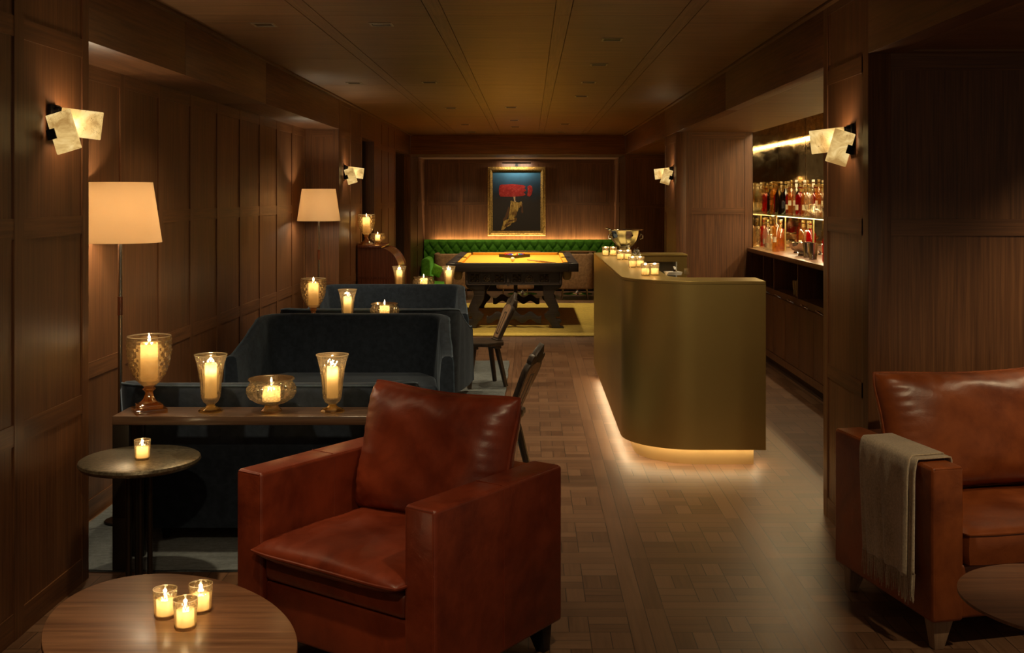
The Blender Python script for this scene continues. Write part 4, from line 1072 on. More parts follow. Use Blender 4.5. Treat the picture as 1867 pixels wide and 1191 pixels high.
light('shelf_light', 'AREA', (2.745, 9.6, 2.172), 9, color=(1., .78, .45), shape='RECTANGLE', size=.03, size_y=3.0, parent=t)
t = thing('led_strip_light', 'added fill strip along the soffit edge before the bottles', 'linear light', (0, 0, 0))  # added fill strip, brightening the bottle fronts
MB().box(2.282, 2.292, 5.7, 11.0, 2.262, 2.27).build('housing', 'brass', t)
light('bottle_fill', 'AREA', (2.30, 9.7, 2.262), 9, color=(1., .78, .45), shape='RECTANGLE', size=.03, size_y=2.7, parent=t, rot=(0, math.radians(-28), 0))
t = [o for o in bpy.data.objects if o.name.startswith('glass_shelf')][0]
light('under_shelf_fill', 'AREA', (2.50, 9.7, -.022), 7, color=(1., .80, .48), shape='RECTANGLE', size=.03, size_y=2.7, parent=t)  # area fill added under the shelf to brighten the bottles
def bottle(shape, body, cap, lab, dark=False):
    t = thing('bottle', lab, 'bottle', (0, 0, 0), 0, 'bottles on the back bar')
    P = {'wine': [(.0001, 0), (.036, 0), (.038, .005), (.038, .19), (.030, .215), (.015, .235), (.0135, .29), (.0155, .292), (.0155, .302), (.0001, .302)],
         'spirit': [(.0001, 0), (.042, 0), (.044, .006), (.044, .17), (.036, .195), (.016, .212), (.0145, .255), (.017, .257), (.017, .268), (.0001, .268)],
         'tall': [(.0001, 0), (.032, 0), (.033, .005), (.035, .22), (.024, .245), (.0125, .26), (.0125, .315), (.0001, .315)],
         'squat': [(.0001, 0), (.048, 0), (.052, .01), (.050, .10), (.030, .14), (.016, .155), (.0155, .19), (.018, .192), (.018, .202), (.0001, .202)]}[shape]
    MB().lathe(P, 20).build('glass_body', body, t, smooth=40)
    H = P[-1][1]; r = P[-3][0]
    MB().lathe([(.0001, H+.0005), (r+.002, H+.0005), (r+.002, H+.022), (.0001, H+.024)], 14).build('cap', cap, t, smooth=40)
    MB().lathe([(r+.0008, H-.045), (r+.0008, H-.012)], 14).build('foil', cap, t)
    rr = P[2][0]+.0009
    z0, z1 = {'wine': (.06, .13), 'spirit': (.05, .10), 'tall': (.09, .14), 'squat': (.025, .07)}[shape]
    n = 20; m = MB(); v = []; 
    for zz in (z0, z1):
        for j in range(n+1):
            a = math.radians(-200+62*j/n); v.append((rr*math.cos(a)*1.002, rr*math.sin(a)*1.002, zz))
    m.add(v, [(j, j+1, n+1+j+1, n+1+j) for j in range(n)])
    m.build('label_paper', 'label_dark' if dark else 'label_cream', t, merge=0)
    return t
rnd = random.Random(11)
kinds = [('wine', 'bottle_dark', 'foil_gold', 'dark wine bottle with gold cap'), ('tall', 'bottle_clear', 'foil_white', 'tall clear bottle with white cap'), ('spirit', 'bottle_amber', 'foil_gold', 'amber spirit bottle with gold cap'),
         ('wine', 'bottle_green', 'foil_white', 'green bottle with white foil'), ('squat', 'bottle_clear', 'foil_gold', 'squat clear bottle with gold cap'), ('spirit', 'bottle_red', 'foil_gold', 'red liqueur bottle with gold cap'), ('tall', 'bottle_amber', 'foil_gold', 'tall amber bottle with gold cap'), ('spirit', 'bottle_clear', 'foil_gold', 'clear spirit bottle with gold cap')]
protos = {}
ordw = ['nearest', 'second', 'third', 'fourth', 'fifth', 'sixth', 'seventh', 'eighth', 'ninth', 'tenth', 'eleventh', 'twelfth', 'thirteenth', 'fourteenth', 'fifteenth', 'sixteenth', 'seventeenth', 'eighteenth', 'nineteenth', 'farthest']
def put_bottle(k, x, y, z, lab):
    if k not in protos:
        sh, bo, ca, _ = kinds[k]; b = bottle(sh, bo, ca, lab, dark=(k in (0,))); protos[k] = b; b.location = (x, y, z); b.rotation_euler.z = rnd.uniform(-.5, .5)+.5
    else: dup(protos[k], (x, y, z), rnd.uniform(-.5, .5)+.5, lab)
seqb = [1, 6, 2, 3, 7, 1, 6, 4, 7, 3, 1, 2, 6, 5, 1, 7, 6, 1, 2, 7]
for i, k in enumerate(seqb):
    y = 8.93+i*.108
    put_bottle(k, 2.70+rnd.uniform(-.01, .01), y, 1.42, '%s, %s along back row of glass shelf' % (kinds[k][3], ordw[i]))
seqf = [0, 7, 4, 7, 2, 5, 0, 1, 6, 5, 0]
yf = [9.02, 9.17, 9.42, 10.12, 10.24, 10.36, 10.48, 10.60, 10.72, 10.84, 10.96]
for i, (k, y) in enumerate(zip(seqf, yf)):
    put_bottle(k, 2.565+rnd.uniform(-.012, .012), y, 1.42, '%s, %s along front row of glass shelf' % (kinds[k][3], ordw[i]))
def sbowl(loc, r, lab, m='silver', cat='bowl', foot=True):
    t = thing('silver_bowl', lab, cat, loc, 0, None); f = .25*r
    pr = [(.0001, 0), (r*.45, 0), (r*.42, f*.6), (r*.3, f), (r*.62, f+r*.12), (r*.88, f+r*.42), (r, f+r*.85), (r*.97, f+r*.85), (r*.84, f+r*.42), (r*.55, f+r*.16), (.0001, f+r*.1)]
    MB().lathe(pr, 40, fn=lambda i, q, z, a: q*(1+.02*math.sin(10*a)) if z > f*1.2 else q).build('bowl', m, t, smooth=50)
    return t
sbowl((2.555, 9.82, 1.42), .10, 'crystal footed bowl in front of bottles on glass shelf', 'crystal')
sbowl((2.545, 9.29, 1.42), .075, 'silver bowl at near end of glass shelf beside dark bottle')
W = 1.08
sbowl((2.40, 9.62, W), .105, 'wide silver bowl at centre of the back bar worktop')
sbowl((2.56, 9.40, W), .085, 'silver bowl behind the beaker on back bar worktop')
sbowl((2.60, 9.75, W), .085, 'silver bowl close to the mirror on back bar worktop')
sbowl((2.45, 10.05, W), .075, 'silver bowl toward the far end of back bar worktop')
def beaker(loc, r, h, lab, m='silver', nm='beaker'):
    t = thing(nm, lab, nm, loc, 0, None)
    MB().lathe([(.0001, 0), (r*.8, 0), (r*.78, .004), (r*.98, h*.95), (r, h), (r*.94, h), (r*.74, .01), (.0001, .009)], 28).build('cup_body', m, t, smooth=50); return t
beaker((2.33, 9.02, W), .040, .135, 'tall silver julep beaker near pillar on the worktop')
beaker((2.35, 9.30, W), .036, .125, 'silver beaker beside the wide silver bowl')
for i, (x, y, k) in enumerate(((2.37, 8.72, 5), (2.31, 10.30, 6), (2.38, 10.44, 2), (2.33, 10.62, 4), (2.45, 10.72, 5), (2.35, 10.86, 7), (2.62, 10.3, 7), (2.62, 10.5, 2), (2.6, 10.15, 5))):
    put_bottle(k, x, y, W, kinds[k][3]+', '+['nearest', 'second', 'third', 'fourth', 'fifth', 'sixth', 'seventh', 'eighth', 'ninth'][i]+' of those on the back bar worktop')
gl0 = None
for i in range(6):
    for j in range(2):
        lab = 'clear glass tumbler on open shelf, column %s, %s row' % (['one', 'two', 'three', 'four', 'five', 'six'][i], ['front', 'rear'][j])
        if i < 4: loc = (2.30+.075*j, 9.20+.085*i, .745)
        else: loc = (2.30+.075*j, 8.29+.085*(i-4), .745)
        lab = ('clear glass tumbler in the farther cubby of the back bar, ' if i < 4 else 'clear glass tumbler in nearer cubby of the back bar, ')+['nearest', 'second', 'third', 'farthest', 'near', 'far'][i]+' in '+['front', 'rear'][j]+' row'
        if gl0 is None: gl0 = beaker(loc, .036, .13, lab, 'crystal', 'tumbler'); gl0['group'] = 'tumblers in the back bar'
        else: dup(gl0, loc, 0, lab, 'tumblers in the back bar')

# ------------------------------------------------------------------ wooden carved chairs
def alpine(label, loc, rz):
    """seat faces local -x, back board leans to +x"""
    t = thing('carved_chair', label, 'chair', loc, rz, 'carved dark wood chairs')
    zs = .345
    # scalloped seat outline
    pts = []
    for i in range(48):
        a = 2*PI*i/48; sx = .17*abs(math.cos(a))**.75*math.copysign(1, math.cos(a)); sy = .19*abs(math.sin(a))**.75*math.copysign(1, math.sin(a))
        k = 1+.045*math.cos(8*a); pts.append((sx*k, sy*k))
    MB().prism(pts, zs, zs+.032, 'z').build('seat', 'old_oak', t, bevel=.006)
    for sx in (-1, 1):
        m = MB(); m.box(sx*.10-.03, sx*.10+.03, -.12, .12, zs-.028, zs-.0005); m.build('batten', 'old_oak', t, bevel=.004)
        for sy in (-1, 1):
            MB().tube([(sx*.10, sy*.09, zs-.02), (sx*.160, sy*.150, .004)], [.023, .019], 8).build('leg', 'old_oak', t, smooth=20)
    # back board, outline in (w, h), tilted
    T = Matrix.Translation((.125, 0, zs+.03)) @ Matrix.Rotation(math.radians(24), 4, 'Y') @ Matrix.Rotation(PI/2, 4, 'Z')
    half = [(.070, 0), (.072, .05), (.076, .10), (.086, .16), (.098, .22), (.104, .27), (.096, .30), (.082, .315), (.092, .335), (.086, .362), (.070, .372), (.054, .362), (.044, .385), (.025, .405), (.0, .432)]
    poly = half+[(-x, z) for x, z in reversed(half[:-1])]
    b = MB().prism(poly, -.016, .016, 'y', M=T).build('back_board', 'old_oak', t, bevel=.003)
    # carved lighter field on both faces
    m = MB(); hp = [(.056, .02), (.058, .08), (.064, .14), (.076, .20), (.084, .26), (.078, .29), (.05, .31), (0, .32)]
    pp = hp+[(-x, z) for x, z in reversed(hp[:-1])]
    m.prism(pp, -.0175, -.0162, 'y', M=T); m.prism(pp, .0162, .0175, 'y', M=T); m.build('carved_field', 'carved_lite', b, merge=0)
    m = MB()
    for s in (-1, 1):
        y0, y1 = (-.019, -.0177) if s < 0 else (.0177, .019)
        m.box(-.028, -.018, y0, y1, .06, .24, M=T); m.box(.018, .028, y0, y1, .06, .24, M=T); m.box(-.028, .028, y0, y1, .05, .06, M=T); m.box(-.028, .028, y0, y1, .24, .25, M=T)
        m.prism([(0, .33), (.03, .345), (.018, .375), (0, .40), (-.018, .375), (-.03, .345)], y0, y1, 'y', M=T)
    m.build('cut_out', 'black', b, merge=0)
    m = MB()
    for k in range(-3, 4): m.tube([(-.02+.125, k*.022, zs+.034), (.02+.125, k*.022, zs+.040)], .009, 6)
    m.build('carved_roll', 'old_oak', t, merge=0)
    return t
ca = alpine('carved wooden chair with pierced back board beside the far settees', (-.40, 9.22, 0.012), math.radians(20))
dup(ca, (-.21, 6.22, 0.012), math.radians(-22), 'carved wooden chair half hidden behind the oxblood armchair')

# ------------------------------------------------------------------ roll top cabinet
def rolltop():
    t = thing('roll_top_cabinet', 'reddish mahogany cabinet with curved brass toned roll front by left wall', 'cabinet', (0, 0, 0))
    x0, x1, y0, y1, zt = -1.84, -1.395, 11.72, 12.38, 1.045
    cx = -1.60; R = x1-cx
    arcp = [(cx+R*math.sin(math.radians(a)), zt-R*1.25+R*1.25*math.cos(math.radians(a))) for a in range(0, 91, 9)]
    prof = [(x0, .06), (x0, zt)]+arcp+[(x1, .06)]
    MB().prism(prof, y0, y0+.025, 'y').build('side_panel', 'mahogany', t); MB().prism(prof, y1-.025, y1, 'y').build('side_panel', 'mahogany', t)
    ip = [(x0, .06), (x0, zt-.003)]+[(p[0]-.006, p[1]-.004) for p in arcp]+[(x1-.008, .06)]
    MB().prism(ip, y0+.026, y1-.026, 'y').build('roll_front', 'mahogany_y', t)
    MB().box(x0-.0, cx+.02, y0-.03, y1+.01, zt+.0005, zt+.03).build('top_board', 'mahogany', t, bevel=.006)
    m = MB(); m.box(x0, x1+.004, y0-.012, y0-.0005, .72, .74); m.build('moulding', 'mahogany', t)
    m = MB(); m.box(x0, x1+.02, y0-.02, y1+.01, 0, .0595); m.build('base', 'mahogany', t, bevel=.005)
rolltop()
dup(g0, (-1.755, 11.78, 1.0755), .5, 'honeycomb goblet on top of the mahogany roll top cabinet'); candle((-1.755, 11.78, 1.0755+.134), .036, .165, 'pillar candle in the goblet on the roll top cabinet')
dup(b0, (-1.655, 11.93, 1.0755), .2, 'small crystal bowl on top of the mahogany roll top cabinet').scale = (.78, .78, .85)
candle((-1.655, 11.93, 1.0755+.041), .026, .065, 'candle in the small bowl on the roll top cabinet')

# ------------------------------------------------------------------ banquette
def banquette():
    t = thing('banquette', 'long green velvet banquette with button tufted back below the painting', 'banquette', (0, 0, 0))
    x0, x1 = XL+.01, XR-.01; yb = 19.28; yf = 19.07; z0, z1 = .40, .845
    d = .16; dz = .105
    def tuft(u, v):
        x = x0+(x1-x0)*u; z = z0+(z1-z0)*v
        # nearest diamond button
        best = 9; 
        r = round((z1-.07-z)/dz)
        for rr in (r-1, r, r+1):
            zz = z1-.07-rr*dz; off = d/2 if rr % 2 else 0
            xx = round((x-off)/d)*d+off
            best = min(best, math.hypot((x-xx)/d*1.0, (z-zz)/dz*.62))
        cr = abs(((x/d+(z1-.07-z)/dz/2*1.0) % 1)-.5); cr2 = abs(((x/d-(z1-.07-z)/dz/2) % 1)-.5)
        crease = min(.5-cr, .5-cr2)
        if z > z1-.07: crease = min(.5-abs((x/d % 1)-.5)-0, 1)*1.0; crease = abs(.5-abs((x/d) % 1-.5))
        h = .032*min(1, best*2.0)**.6*.6+.026*min(1, crease*4)**.7
        edge = min(1, (1-v)*10)**.5
        return (x, yf+.06-h*edge-.02*edge, z)
    m = MB(); m.grid(tuft, 420, 60); m.box(x0, x1, yf+.062, 19.22, z0-.3, z1-.001)
    b = m.build('tufted_back', 'velvet_green', t, merge=0, smooth=70)
    bt = MB()
    for k in range(0, 5):
        zz = z1-.07-k*dz
        if zz < z0+.02: continue
        off = d/2 if k % 2 else 0
        x = math.ceil((x0-off)/d)*d+off
        while x < x1-.02:
            bt.sphere((x, yf+.052, zz), .009, 4); x += d
    bo = bt.build('buttons', 'velvet_green', b, merge=0)
    MB().box(x0, x1, 18.45, yf+.03, .30, .44).build('seat_cushion', 'velvet_green', t, bevel=.03, seg=3)
    MB().box(x0, x1, 18.47, yf+.03, .10, .298).build('seat_front', 'velvet_green', t, bevel=.01)
    MB().box(x0, x1, 18.53, yf, .0, .10).build('plinth', 'black', t)
    MB().box(x0+.1, x1-.1, 19.235, 19.275, .745, .755).build('led_strip', 'led_wall', t)
banquette()
light('banquette_uplight', 'AREA', (-.18, 19.262, .77), 15, color=(1., .72, .40), shape='RECTANGLE', size=3.0, size_y=.03, rot=(PI-.1, 0, 0), parent=bpy.data.objects['banquette'])

def green_chair():
    t = thing('lounge_chair', 'small green velvet lounge chair seen from its side before the banquette', 'chair', (-1.56, 15.75, 0.012), 0)
    pts = [(0, .16)]+[(0, .62)]+arc(.065, .635, .065, 180, 0, 8)+[(.13, .25), (.13, .16)]
    MB().prism(pts, 0, .55, 'y').build('backrest', 'velvet_green', t, bevel=.02, seg=3, smooth=50)
    MB().prism([(.10, .18), (.40, .18), (.40, .32), (.10, .34)], .05, .50, 'y').build('seat', 'velvet_green', t, bevel=.03, seg=3)
    for a in (.05, .36):
        for b in (.06, .49): MB().taper((a, b, 0), (a, b, .2), (.01, .01), (.016, .016)).build('leg', 'black', t)
    p = thing('cushion', 'lime green velvet cushion leaning in the green lounge chair', 'cushion', (-1.36, 15.95, .50), 0)
    mb, pt = pillow(.16, .17, .06, Matrix.Rotation(math.radians(25), 4, 'Y') @ Matrix.Translation((.0, 0, .02)), .1, 16, 3, .002, 2)
    mb.build('cover', 'velvet_lime', p, smooth=60)
green_chair()

def tan_chair(x, lab):
    t = thing('tub_chair', lab, 'chair', (x, 16.85, 0), 0, 'tan upholstered tub chairs')
    # opens toward +y (the banquette); back faces the camera
    W_, D_ = .29, .52
    out = [(W_, D_)]+[(W_, .12)]+arc(W_-.12, .12, .12, 0, -90, 6)[1:]+arc(-W_+.12, .12, .12, 270, 180, 6)+[(-W_, D_)]
    inn = [(-W_+.06, D_)]+[(-W_+.06, .14)]+arc(-W_+.14, .14, .08, 180, 270, 6)[1:]+arc(W_-.14, .14, .08, 270, 360, 6)+[(W_-.06, D_)]
    MB().prism(out+inn, .17, .715, 'z').build('shell', 'tan_fabric', t, bevel=.02, seg=3, smooth=40)
    MB().box(-W_+.065, W_-.065, .07, D_, .22, .42).build('seat_cushion', 'tan_fabric', t, bevel=.03, seg=3)
    for a in (-.2, .2):
        for b in (.08, .46): MB().tube([(a, b, .0), (a*.9, b, .22)], [.007, .011], 8).build('leg', 'nickel', t)
    return t
tc = tan_chair(-1.19, 'leftmost tan tub chair, mostly behind left side of the pool table')
dup(tc, (-.225, 16.85, 0), 0, 'middle tan tub chair seen beneath the pool table'); dup(tc, (.70, 16.85, 0), 0, 'right tan tub chair between pool table and brass bar')
def pedestal(x, lab):
    t = thing('pedestal_table', lab, 'table', (x, 17.9, 0), 0, 'pedestal tables before the banquette')
    MB().lathe([(.0001, 0), (.24, 0), (.24, .008), (.20, .018), (.05, .035), (.022, .06), (.022, .10), (.0001, .10)], 40).build('base', 'chrome', t, smooth=50)
    MB().tube([(0, 0, .1), (0, 0, .68)], .022, 16).build('column', 'chrome', t)
    MB().lathe([(.0001, .68), (.30, .68), (.30, .70), (.0001, .70)], 48).build('table_top', 'walnut_x', t)
    return t
pd = pedestal(-.12, 'chrome based pedestal table glimpsed under the pool table centre'); dup(pd, (.78, 17.9, 0), 0, 'chrome based pedestal table behind the right tan chair')

# ------------------------------------------------------------------ pool table
def pool():
    t = thing('pool_table', 'dark carved antique pool table with golden yellow felt', 'pool table', (-.21, 13.05, .012))
    L, Wd, H = 2.75, .79, .80-.012
    m = MB(); r = .115
    m.box(-Wd, -Wd+r, 0, L, H-.10, H); m.box(Wd-r, Wd, 0, L, H-.10, H); m.box(-Wd+r, Wd-r, 0, r, H-.10, H); m.box(-Wd+r, Wd-r, L-r, L, H-.10, H)
    m.build('rail_frame', 'ebony', t, bevel=.006, merge=0)
    MB().box(-Wd+r, Wd-r, r, L-r, H-.07, H-.035).build('playing_bed', 'felt', t)
    c = .055; gp = .06
    def cush(poly): MB().prism(poly, H-.034, H-.003, 'z').build('rail_cushion', 'felt', t, bevel=.004)
    xi = Wd-r; 
    for s in (-1, 1):
        for a, b in ((r+gp, L/2-gp), (L/2+gp, L-r-gp)):
            cush([(s*xi, a-.02), (s*(xi-c), a+.02), (s*(xi-c), b-.02), (s*xi, b+.02)])
    for a, b in ((r, r+c), (L-r, L-r-c)):
        cush([(-xi+gp-.02, a), (-xi+gp+.02, b), (xi-gp-.02, b), (xi-gp+.02, a)])
    for x, y in ((-xi+.01, r+.01), (xi-.01, r+.01), (-xi+.01, L-r-.01), (xi-.01, L-r-.01), (-xi-.01, L/2), (xi+.01, L/2)):
        m = MB(); m.lathe([(.062, H-.06), (.062, H+.004), (.052, H+.004), (.052, H-.06)], 20, x, y, closed=True); m.lathe([(.0001, H-.06), (.052, H-.06), (.052, H-.034), (.0001, H-.034)], 20, x, y); m.build('pocket', 'black', t, merge=0)
    for x, y in ((-.655, .14), (.655, .14), (-.655, L-.14), (.655, L-.14), (-.70, L/2), (.70, L/2)):
        MB().lathe([(.058, H-.101), (.056, H-.15), (.046, H-.19), (.028, H-.205), (.0001, H-.208)], 20, x, y).build('pocket_net', 'tan_pillow', t, smooth=60)
    # carved apron
    ax0, ax1 = -.565, .60; az0, az1 = .525, H-.101
    m = MB(); m.box(ax0, ax1, .10, .13, az0, az1); m.box(ax0, ax1, L-.13, L-.10, az0, az1); m.box(ax0, ax0+.03, .13, L-.13, az0, az1); m.box(ax1-.03, ax1, .13, L-.13, az0, az1)
    m.build('apron', 'ebony', t, merge=0)
    m = MB(); cxs = []; zc = (az0+az1)/2
    wsq = .125; xs = [-.475, -.322, -.17, .205-.17, .19, .355]
    xs = [ax0+.105, ax0+.245, ax0+.395, ax0+.75-.0, ax0+.60, ax0+.90]
    xs = [-.450, -.305, -.155, .055, .205, .385]
    kd = 'srssrs'
    Y0 = .10
    for x, k in zip(xs, 'srssrs'):
        hw_ = .066 if k == 's' else .05; hz = .062
        for a, b, c_, d_ in ((x-hw_, x+hw_, zc+hz-.008, zc+hz), (x-hw_, x+hw_, zc-hz, zc-hz+.008), (x-hw_, x-hw_+.008, zc-hz, zc+hz), (x+hw_-.008, x+hw_, zc-hz, zc+hz)):
            m.box(a, b, Y0-.012, Y0, c_, d_)
        if k == 's':
            for s1 in (-1, 1):
                for s2 in (-1, 1):
                    px_, pz_ = x+s1*.028, zc+s2*.026
                    m.add([(px_-.024, Y0, pz_-.022), (px_+.024, Y0, pz_-.022), (px_+.024, Y0, pz_+.022), (px_-.024, Y0, pz_+.022), (px_, Y0-.022, pz_)], [(0, 1, 4), (1, 2, 4), (2, 3, 4), (3, 0, 4)])
            m.add([(x-.02, Y0-.004, zc), (x, Y0-.004, zc-.02), (x+.02, Y0-.004, zc), (x, Y0-.004, zc+.02), (x, Y0-.026, zc)], [(0, 1, 4), (1, 2, 4), (2, 3, 4), (3, 0, 4)])
        else:
            Mx = Matrix.Translation((x, Y0, zc)) @ Matrix.Rotation(PI/2, 4, 'X')
            m.lathe([(.040, 0), (.042, .008), (.030, .012), (.022, .010), (.014, .018), (.0001, .022)], 32, M=Mx, fn=lambda i, r_, z, a: r_*(1+.12*math.sin(8*a)))
    m.box(-.066, -.036, Y0-.02, Y0, az0-.01, az1); m.tube([(-.051, Y0-.02, az0+.03), (-.051, Y0-.02, az1-.02)], .012)
    m.box(ax0, ax1, Y0-.014, Y0, az1-.012, az1); m.box(ax0, ax1, Y0-.014, Y0, az0, az0+.012)
    for x in (ax0+.02, ax1-.02): m.tube([(x, Y0-.004, az0+.01), (x, Y0-.004, az1-.01)], .018, 8)
    m.build('carved_frieze', 'ebony_carved', t, merge=0, smooth=20)
    # scrolled legs: outline from the photo's right leg
    raw = [(1225, 478), (1412, 478), (1400, 505), (1372, 520), (1345, 532), (1334, 560), (1336, 590), (1360, 640), (1382, 690), (1372, 730), (1392, 755), (1396, 778), (1375, 790), (1352, 782), (1350, 800), (1362, 812), (1385, 808), (1408, 825), (1405, 845), (1385, 855), (1392, 875), (1405, 882), (1426, 885), (1432, 908), (1310, 908), (1312, 880), (1285, 835), (1248, 800), (1236, 770), (1262, 745), (1286, 728), (1284, 700), (1262, 670), (1240, 630), (1228, 560)]
    sc = .1875*13.2/F
    leg = [((760+.1875*x-966)*13.2/F+.21, max(0, 1.6-.012-(430+.1875*y-358)*13.2/F)) for x, y in raw]
    mid = .018
    for y in (.14, L-.26):
        MB().prism(leg, y, y+.10, 'y').build('leg', 'ebony', t, bevel=.008, seg=2)
        MB().prism([(2*mid-x, z) for x, z in leg], y, y+.10, 'y').build('leg', 'ebony', t, bevel=.008, seg=2)
        n = 60; xa, xb = mid-.33, mid+.33
        top = []; bot = []
        for i in range(n+1):
            x = xa+(xb-xa)*i/n; q = abs(x-mid)/.33
            wv = .026*math.cos(q*3.3*PI)
            top.append((x, .165+wv+.02*(1-q)+(.012 if abs(x-mid) < .02 else 0))); bot.append((x, .085+wv*.9-.01*q))
        MB().prism(bot+list(reversed(top)), y+.03, y+.075, 'y').build('stretcher', 'ebony', t, bevel=.004)
    MB().tube([(mid-.01, L-.21, .16), (mid-.01, L-.21, .54)], .028, 10).build('post', 'ebony', t)
    MB().box(mid-.025, mid+.025, .20, L-.2, .10, .15).build('long_stretcher', 'ebony', t)
pool()
zb_ = .80-.035+.0005
bx_, by_ = -.21, 14.80; k = 0; cols = ['yellow', 'blue', 'red', 'violet', 'orange', 'green', 'maroon', 'black', 'yellow', 'blue', 'red', 'violet', 'orange', 'green', 'maroon']
cn = {'ivory': 'white'}
b0_ = None
for r in range(5):
    for c in range(r+1):
        x = bx_+(c-r/2)*.0578; y = by_+r*.0502
        lab = '%s pool ball in the rack, row %s from apex, place %s from left' % (cols[k], ['one', 'two', 'three', 'four', 'five'][r], ['one', 'two', 'three', 'four', 'five'][c])
        o = MB().sphere((0, 0, .0285), .0285, 10).build('pool_ball', 'ball_'+cols[k], smooth=80); o.location = (x, y, zb_); tag(o, lab, 'ball', 'racked pool balls'); k += 1
o = MB().sphere((0, 0, .0285), .0285, 10).build('pool_ball', 'ball_ivory', smooth=80); o.location = (-.22, 14.05, zb_); tag(o, 'white cue ball in front of the racked balls', 'ball')
tri = [(0, -.085), (-.215, .275), (.215, .275)]; ti = [(0, -.060), (-.195, .262), (.195, .262)]
m = MB()
for i in range(3):
    a, b = tri[i], tri[(i+1) % 3]; c, d = ti[i], ti[(i+1) % 3]; m.prism([a, b, d, c], 0, .04, 'z')
o = m.build('ball_rack', 'black', merge=0); o.location = (bx_, by_-.0, zb_); tag(o, 'black triangular rack around the pool balls', 'ball rack')
t = thing('cue_stick', 'wooden cue lying across right half of the yellow felt', 'cue', (0, 0, zb_+.002))
p0, p1, p2 = Vector((-.03, 14.25, .008)), Vector((.13, 13.85, .011)), Vector((.31, 13.34, .013))
MB().tube([p0, p1], [.005, .009], 10).build('shaft', 'leg_pale', t); MB().tube([p1+(p2-p1)*.005, p2], [.0092, .0135], 10).build('butt', 'mahogany', t)

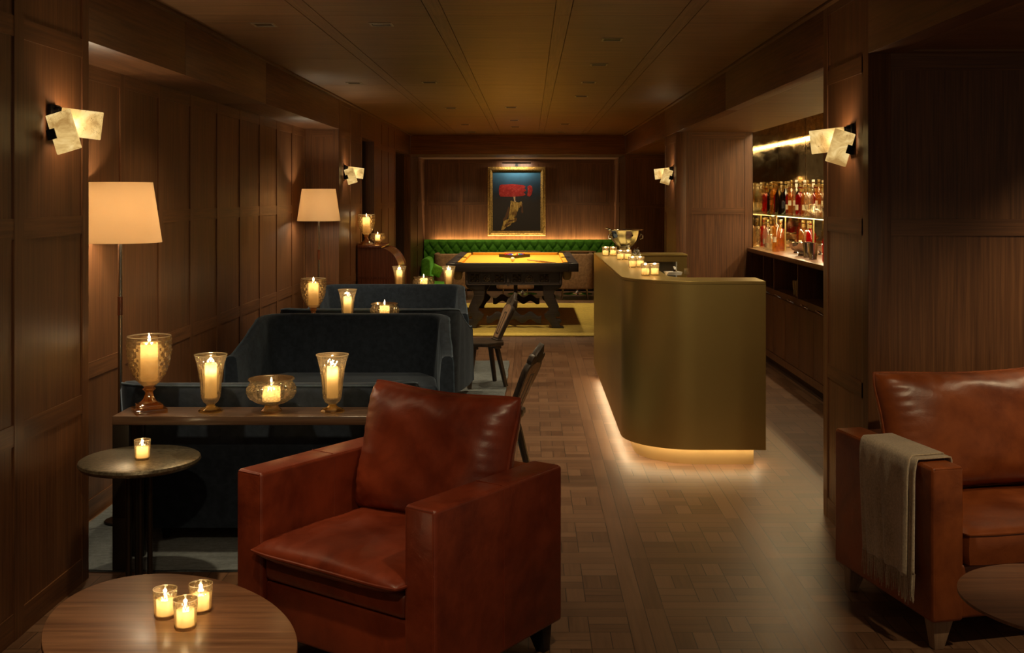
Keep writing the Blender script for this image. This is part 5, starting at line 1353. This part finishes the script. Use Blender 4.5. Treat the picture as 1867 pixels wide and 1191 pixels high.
# ------------------------------------------------------------------ painting
def painting():
    cx, cz = -.232, 1.511; t = thing('framed_painting', 'gilt framed portrait of a figure in gold cloth with red block head', 'painting', (cx, 19.30, cz))
    W_, Hh = .505, .605; fw = .085
    def rect(w_, h): return [(-w_, -h), (w_, -h), (w_, h), (-w_, h)]
    m = MB()
    prof = [(0, 0), (0, -.05), (.012, -.062), (.03, -.058), (.045, -.075), (.062, -.06), (.07, -.035), (.085, -.030), (.085, -.012)]
    rows = []
    for o, d in prof: rows += [(x, d, z) for x, z in rect(W_-o, Hh-o)]
    f = []
    for i in range(len(prof)-1):
        for j in range(4): f.append((i*4+j, i*4+(j+1) % 4, (i+1)*4+(j+1) % 4, (i+1)*4+j))
    m.add(rows, f)
    for i in range(48):   # carved beading
        q = i/48; 
        for s in (-1, 1): m.sphere((s*(W_-.03), -.060, -Hh+.03+(2*Hh-.06)*q), .011, 4)
        if i < 40: 
            for s in (-1, 1): m.sphere((-W_+.03+(2*W_-.06)*i/40, -.060, s*(Hh-.03)), .011, 4)
    m.build('frame', 'gilt', t, merge=0, smooth=30)
    mt, nt, b = newmat('canvas_ground'); tc_ = nd(nt, 'ShaderNodeTexCoord'); sp = nd(nt, 'ShaderNodeSeparateXYZ'); nt.links.new(tc_.outputs['Object'], sp.inputs[0])
    n = noise(nt, tc_.outputs['Object'], 5., 4)
    g_ = mth(nt, 'ADD', mth(nt, 'MULTIPLY', sp.outputs[2], .9), mth(nt, 'MULTIPLY', mth(nt, 'SUBTRACT', n, .5), .25))
    nt.links.new(ramp(nt, g_, [(.0, (.028, .022, .020)), (.12, (.020, .030, .045)), (.46, (.035, .14, .24))]), b.inputs['Base Color']); b.inputs['Roughness'].default_value = .5
    mt, nt, b = newmat('paint_red'); n = noise(nt, coords(nt, (1, 1, 1)), 28., 5, .8); s2 = nd(nt, 'ShaderNodeSeparateXYZ'); nt.links.new(coords(nt), s2.inputs[0])
    nt.links.new(ramp(nt, n, [(.35, (.28, .012, .010)), (.55, (.50, .025, .018)), (.72, (.60, .16, .12))]), b.inputs['Base Color']); b.inputs['Roughness'].default_value = .6
    mt, nt, b = newmat('paint_gold'); n = noise(nt, coords(nt, (6, 1, 2.5), rot=(0, .5, 0)), 3., 4, .6, 1.)
    nt.links.new(ramp(nt, n, [(.38, (.14, .06, .015)), (.5, (.42, .25, .05)), (.62, (.70, .46, .12))]), b.inputs['Base Color'])
    simple('paint_skin', (.65, .45, .25), .6); simple('paint_brown', (.13, .055, .02), .6)
    def P(px, py): return ((px/1191*160+860-966)*19.27/F-cx, 1.6-(py/1191*160+280-358)*19.27/F-cz)
    m = MB(); y = -.012
    m.box(-W_+fw, W_-fw, y-.006, y, -Hh+fw, Hh-fw, 0)
    def flat(pts, mi, yy):
        q = [P(*p) for p in pts]; m.prism(q, yy-.0015, yy, 'y', mi)
    flat([(378, 440), (395, 422), (560, 416), (700, 428), (735, 450), (715, 470), (740, 500), (705, 530), (735, 560), (700, 575), (560, 588), (390, 585), (372, 560), (368, 490)], 1, y-.0062)
    flat([(755, 450), (790, 428), (818, 445), (826, 500), (812, 560), (785, 585), (750, 570), (762, 520)], 1, y-.0062)
    flat([(565, 585), (592, 585), (590, 635), (605, 655), (578, 655)], 3, y-.0062)
    flat([(530, 640), (580, 652), (640, 668), (672, 648), (690, 690), (672, 720), (640, 740), (600, 850), (560, 885), (500, 890), (505, 830), (520, 740)], 2, y-.0078)
    flat([(500, 720), (515, 735), (500, 840), (480, 880), (440, 920), (420, 900), (450, 860)], 4, y-.0078)
    flat([(672, 665), (690, 690), (695, 770), (702, 795), (685, 815), (672, 790), (678, 720)], 4, y-.0079)
    flat([(430, 910), (500, 890), (600, 870), (615, 880), (600, 925), (540, 945), (528, 975), (470, 1000), (430, 1040), (400, 1040), (410, 1000), (425, 950)], 2, y-.0070)
    flat([(500, 905), (590, 895), (560, 915), (490, 935)], 4, y-.0088); flat([(450, 960), (525, 950), (500, 970), (440, 1005)], 4, y-.0088)
    m.build('canvas', ['canvas_ground', 'paint_red', 'paint_gold', 'paint_skin', 'paint_brown'], t, merge=0, smooth=0)
    p = thing('picture_light', 'slim dark picture light bar above the gilt frame', 'picture light', (cx, 19.30, cz+Hh+.03))
    MB().tube([(-.25, -.16, .035), (.25, -.16, .035)], .012, 12).build('lamp_tube', 'black_metal', p)
    MB().tube([(0, -.012, .0), (0, -.06, .05), (0, -.15, .045)], .006, 8).build('arm', 'black_metal', p); MB().box(-.03, .03, -.012, 0, -.02, .03).build('mount', 'black_metal', p)
    light('picture_glow', 'AREA', (0, -.165, .020), K['pic'], parent=p, color=(1., .86, .66), shape='RECTANGLE', size=.48, size_y=.02, rot=(math.radians(24), 0, 0))
painting()

# ------------------------------------------------------------------ pendant free pool light: recessed row over the table
t = downlight((-.20, 11.7, CEIL), 'added fill spot before the pool table aimed at its carved front', .01)  # extra spot added to bring out the carved frieze
for c in t.children:
    if c.type == 'LIGHT': c.data.energy = 70; c.data.spot_size = math.radians(42); c.rotation_euler = (Vector((-.2, 13.1, .5))-Vector((-.2, 11.7, CEIL))).to_track_quat('-Z', 'Y').to_euler()
for y in (13.7, 15.0):
    t = downlight((-.20, y, CEIL), 'narrow recessed spot over the %s half of the pool table' % ('near' if y < 14 else 'far'), .01)
    for c in t.children:
        if c.type == 'LIGHT': c.data.energy = K['pool']; c.data.shadow_soft_size = .12; c.data.spot_size = math.radians(85); c.data.color = (1., .80, .5)
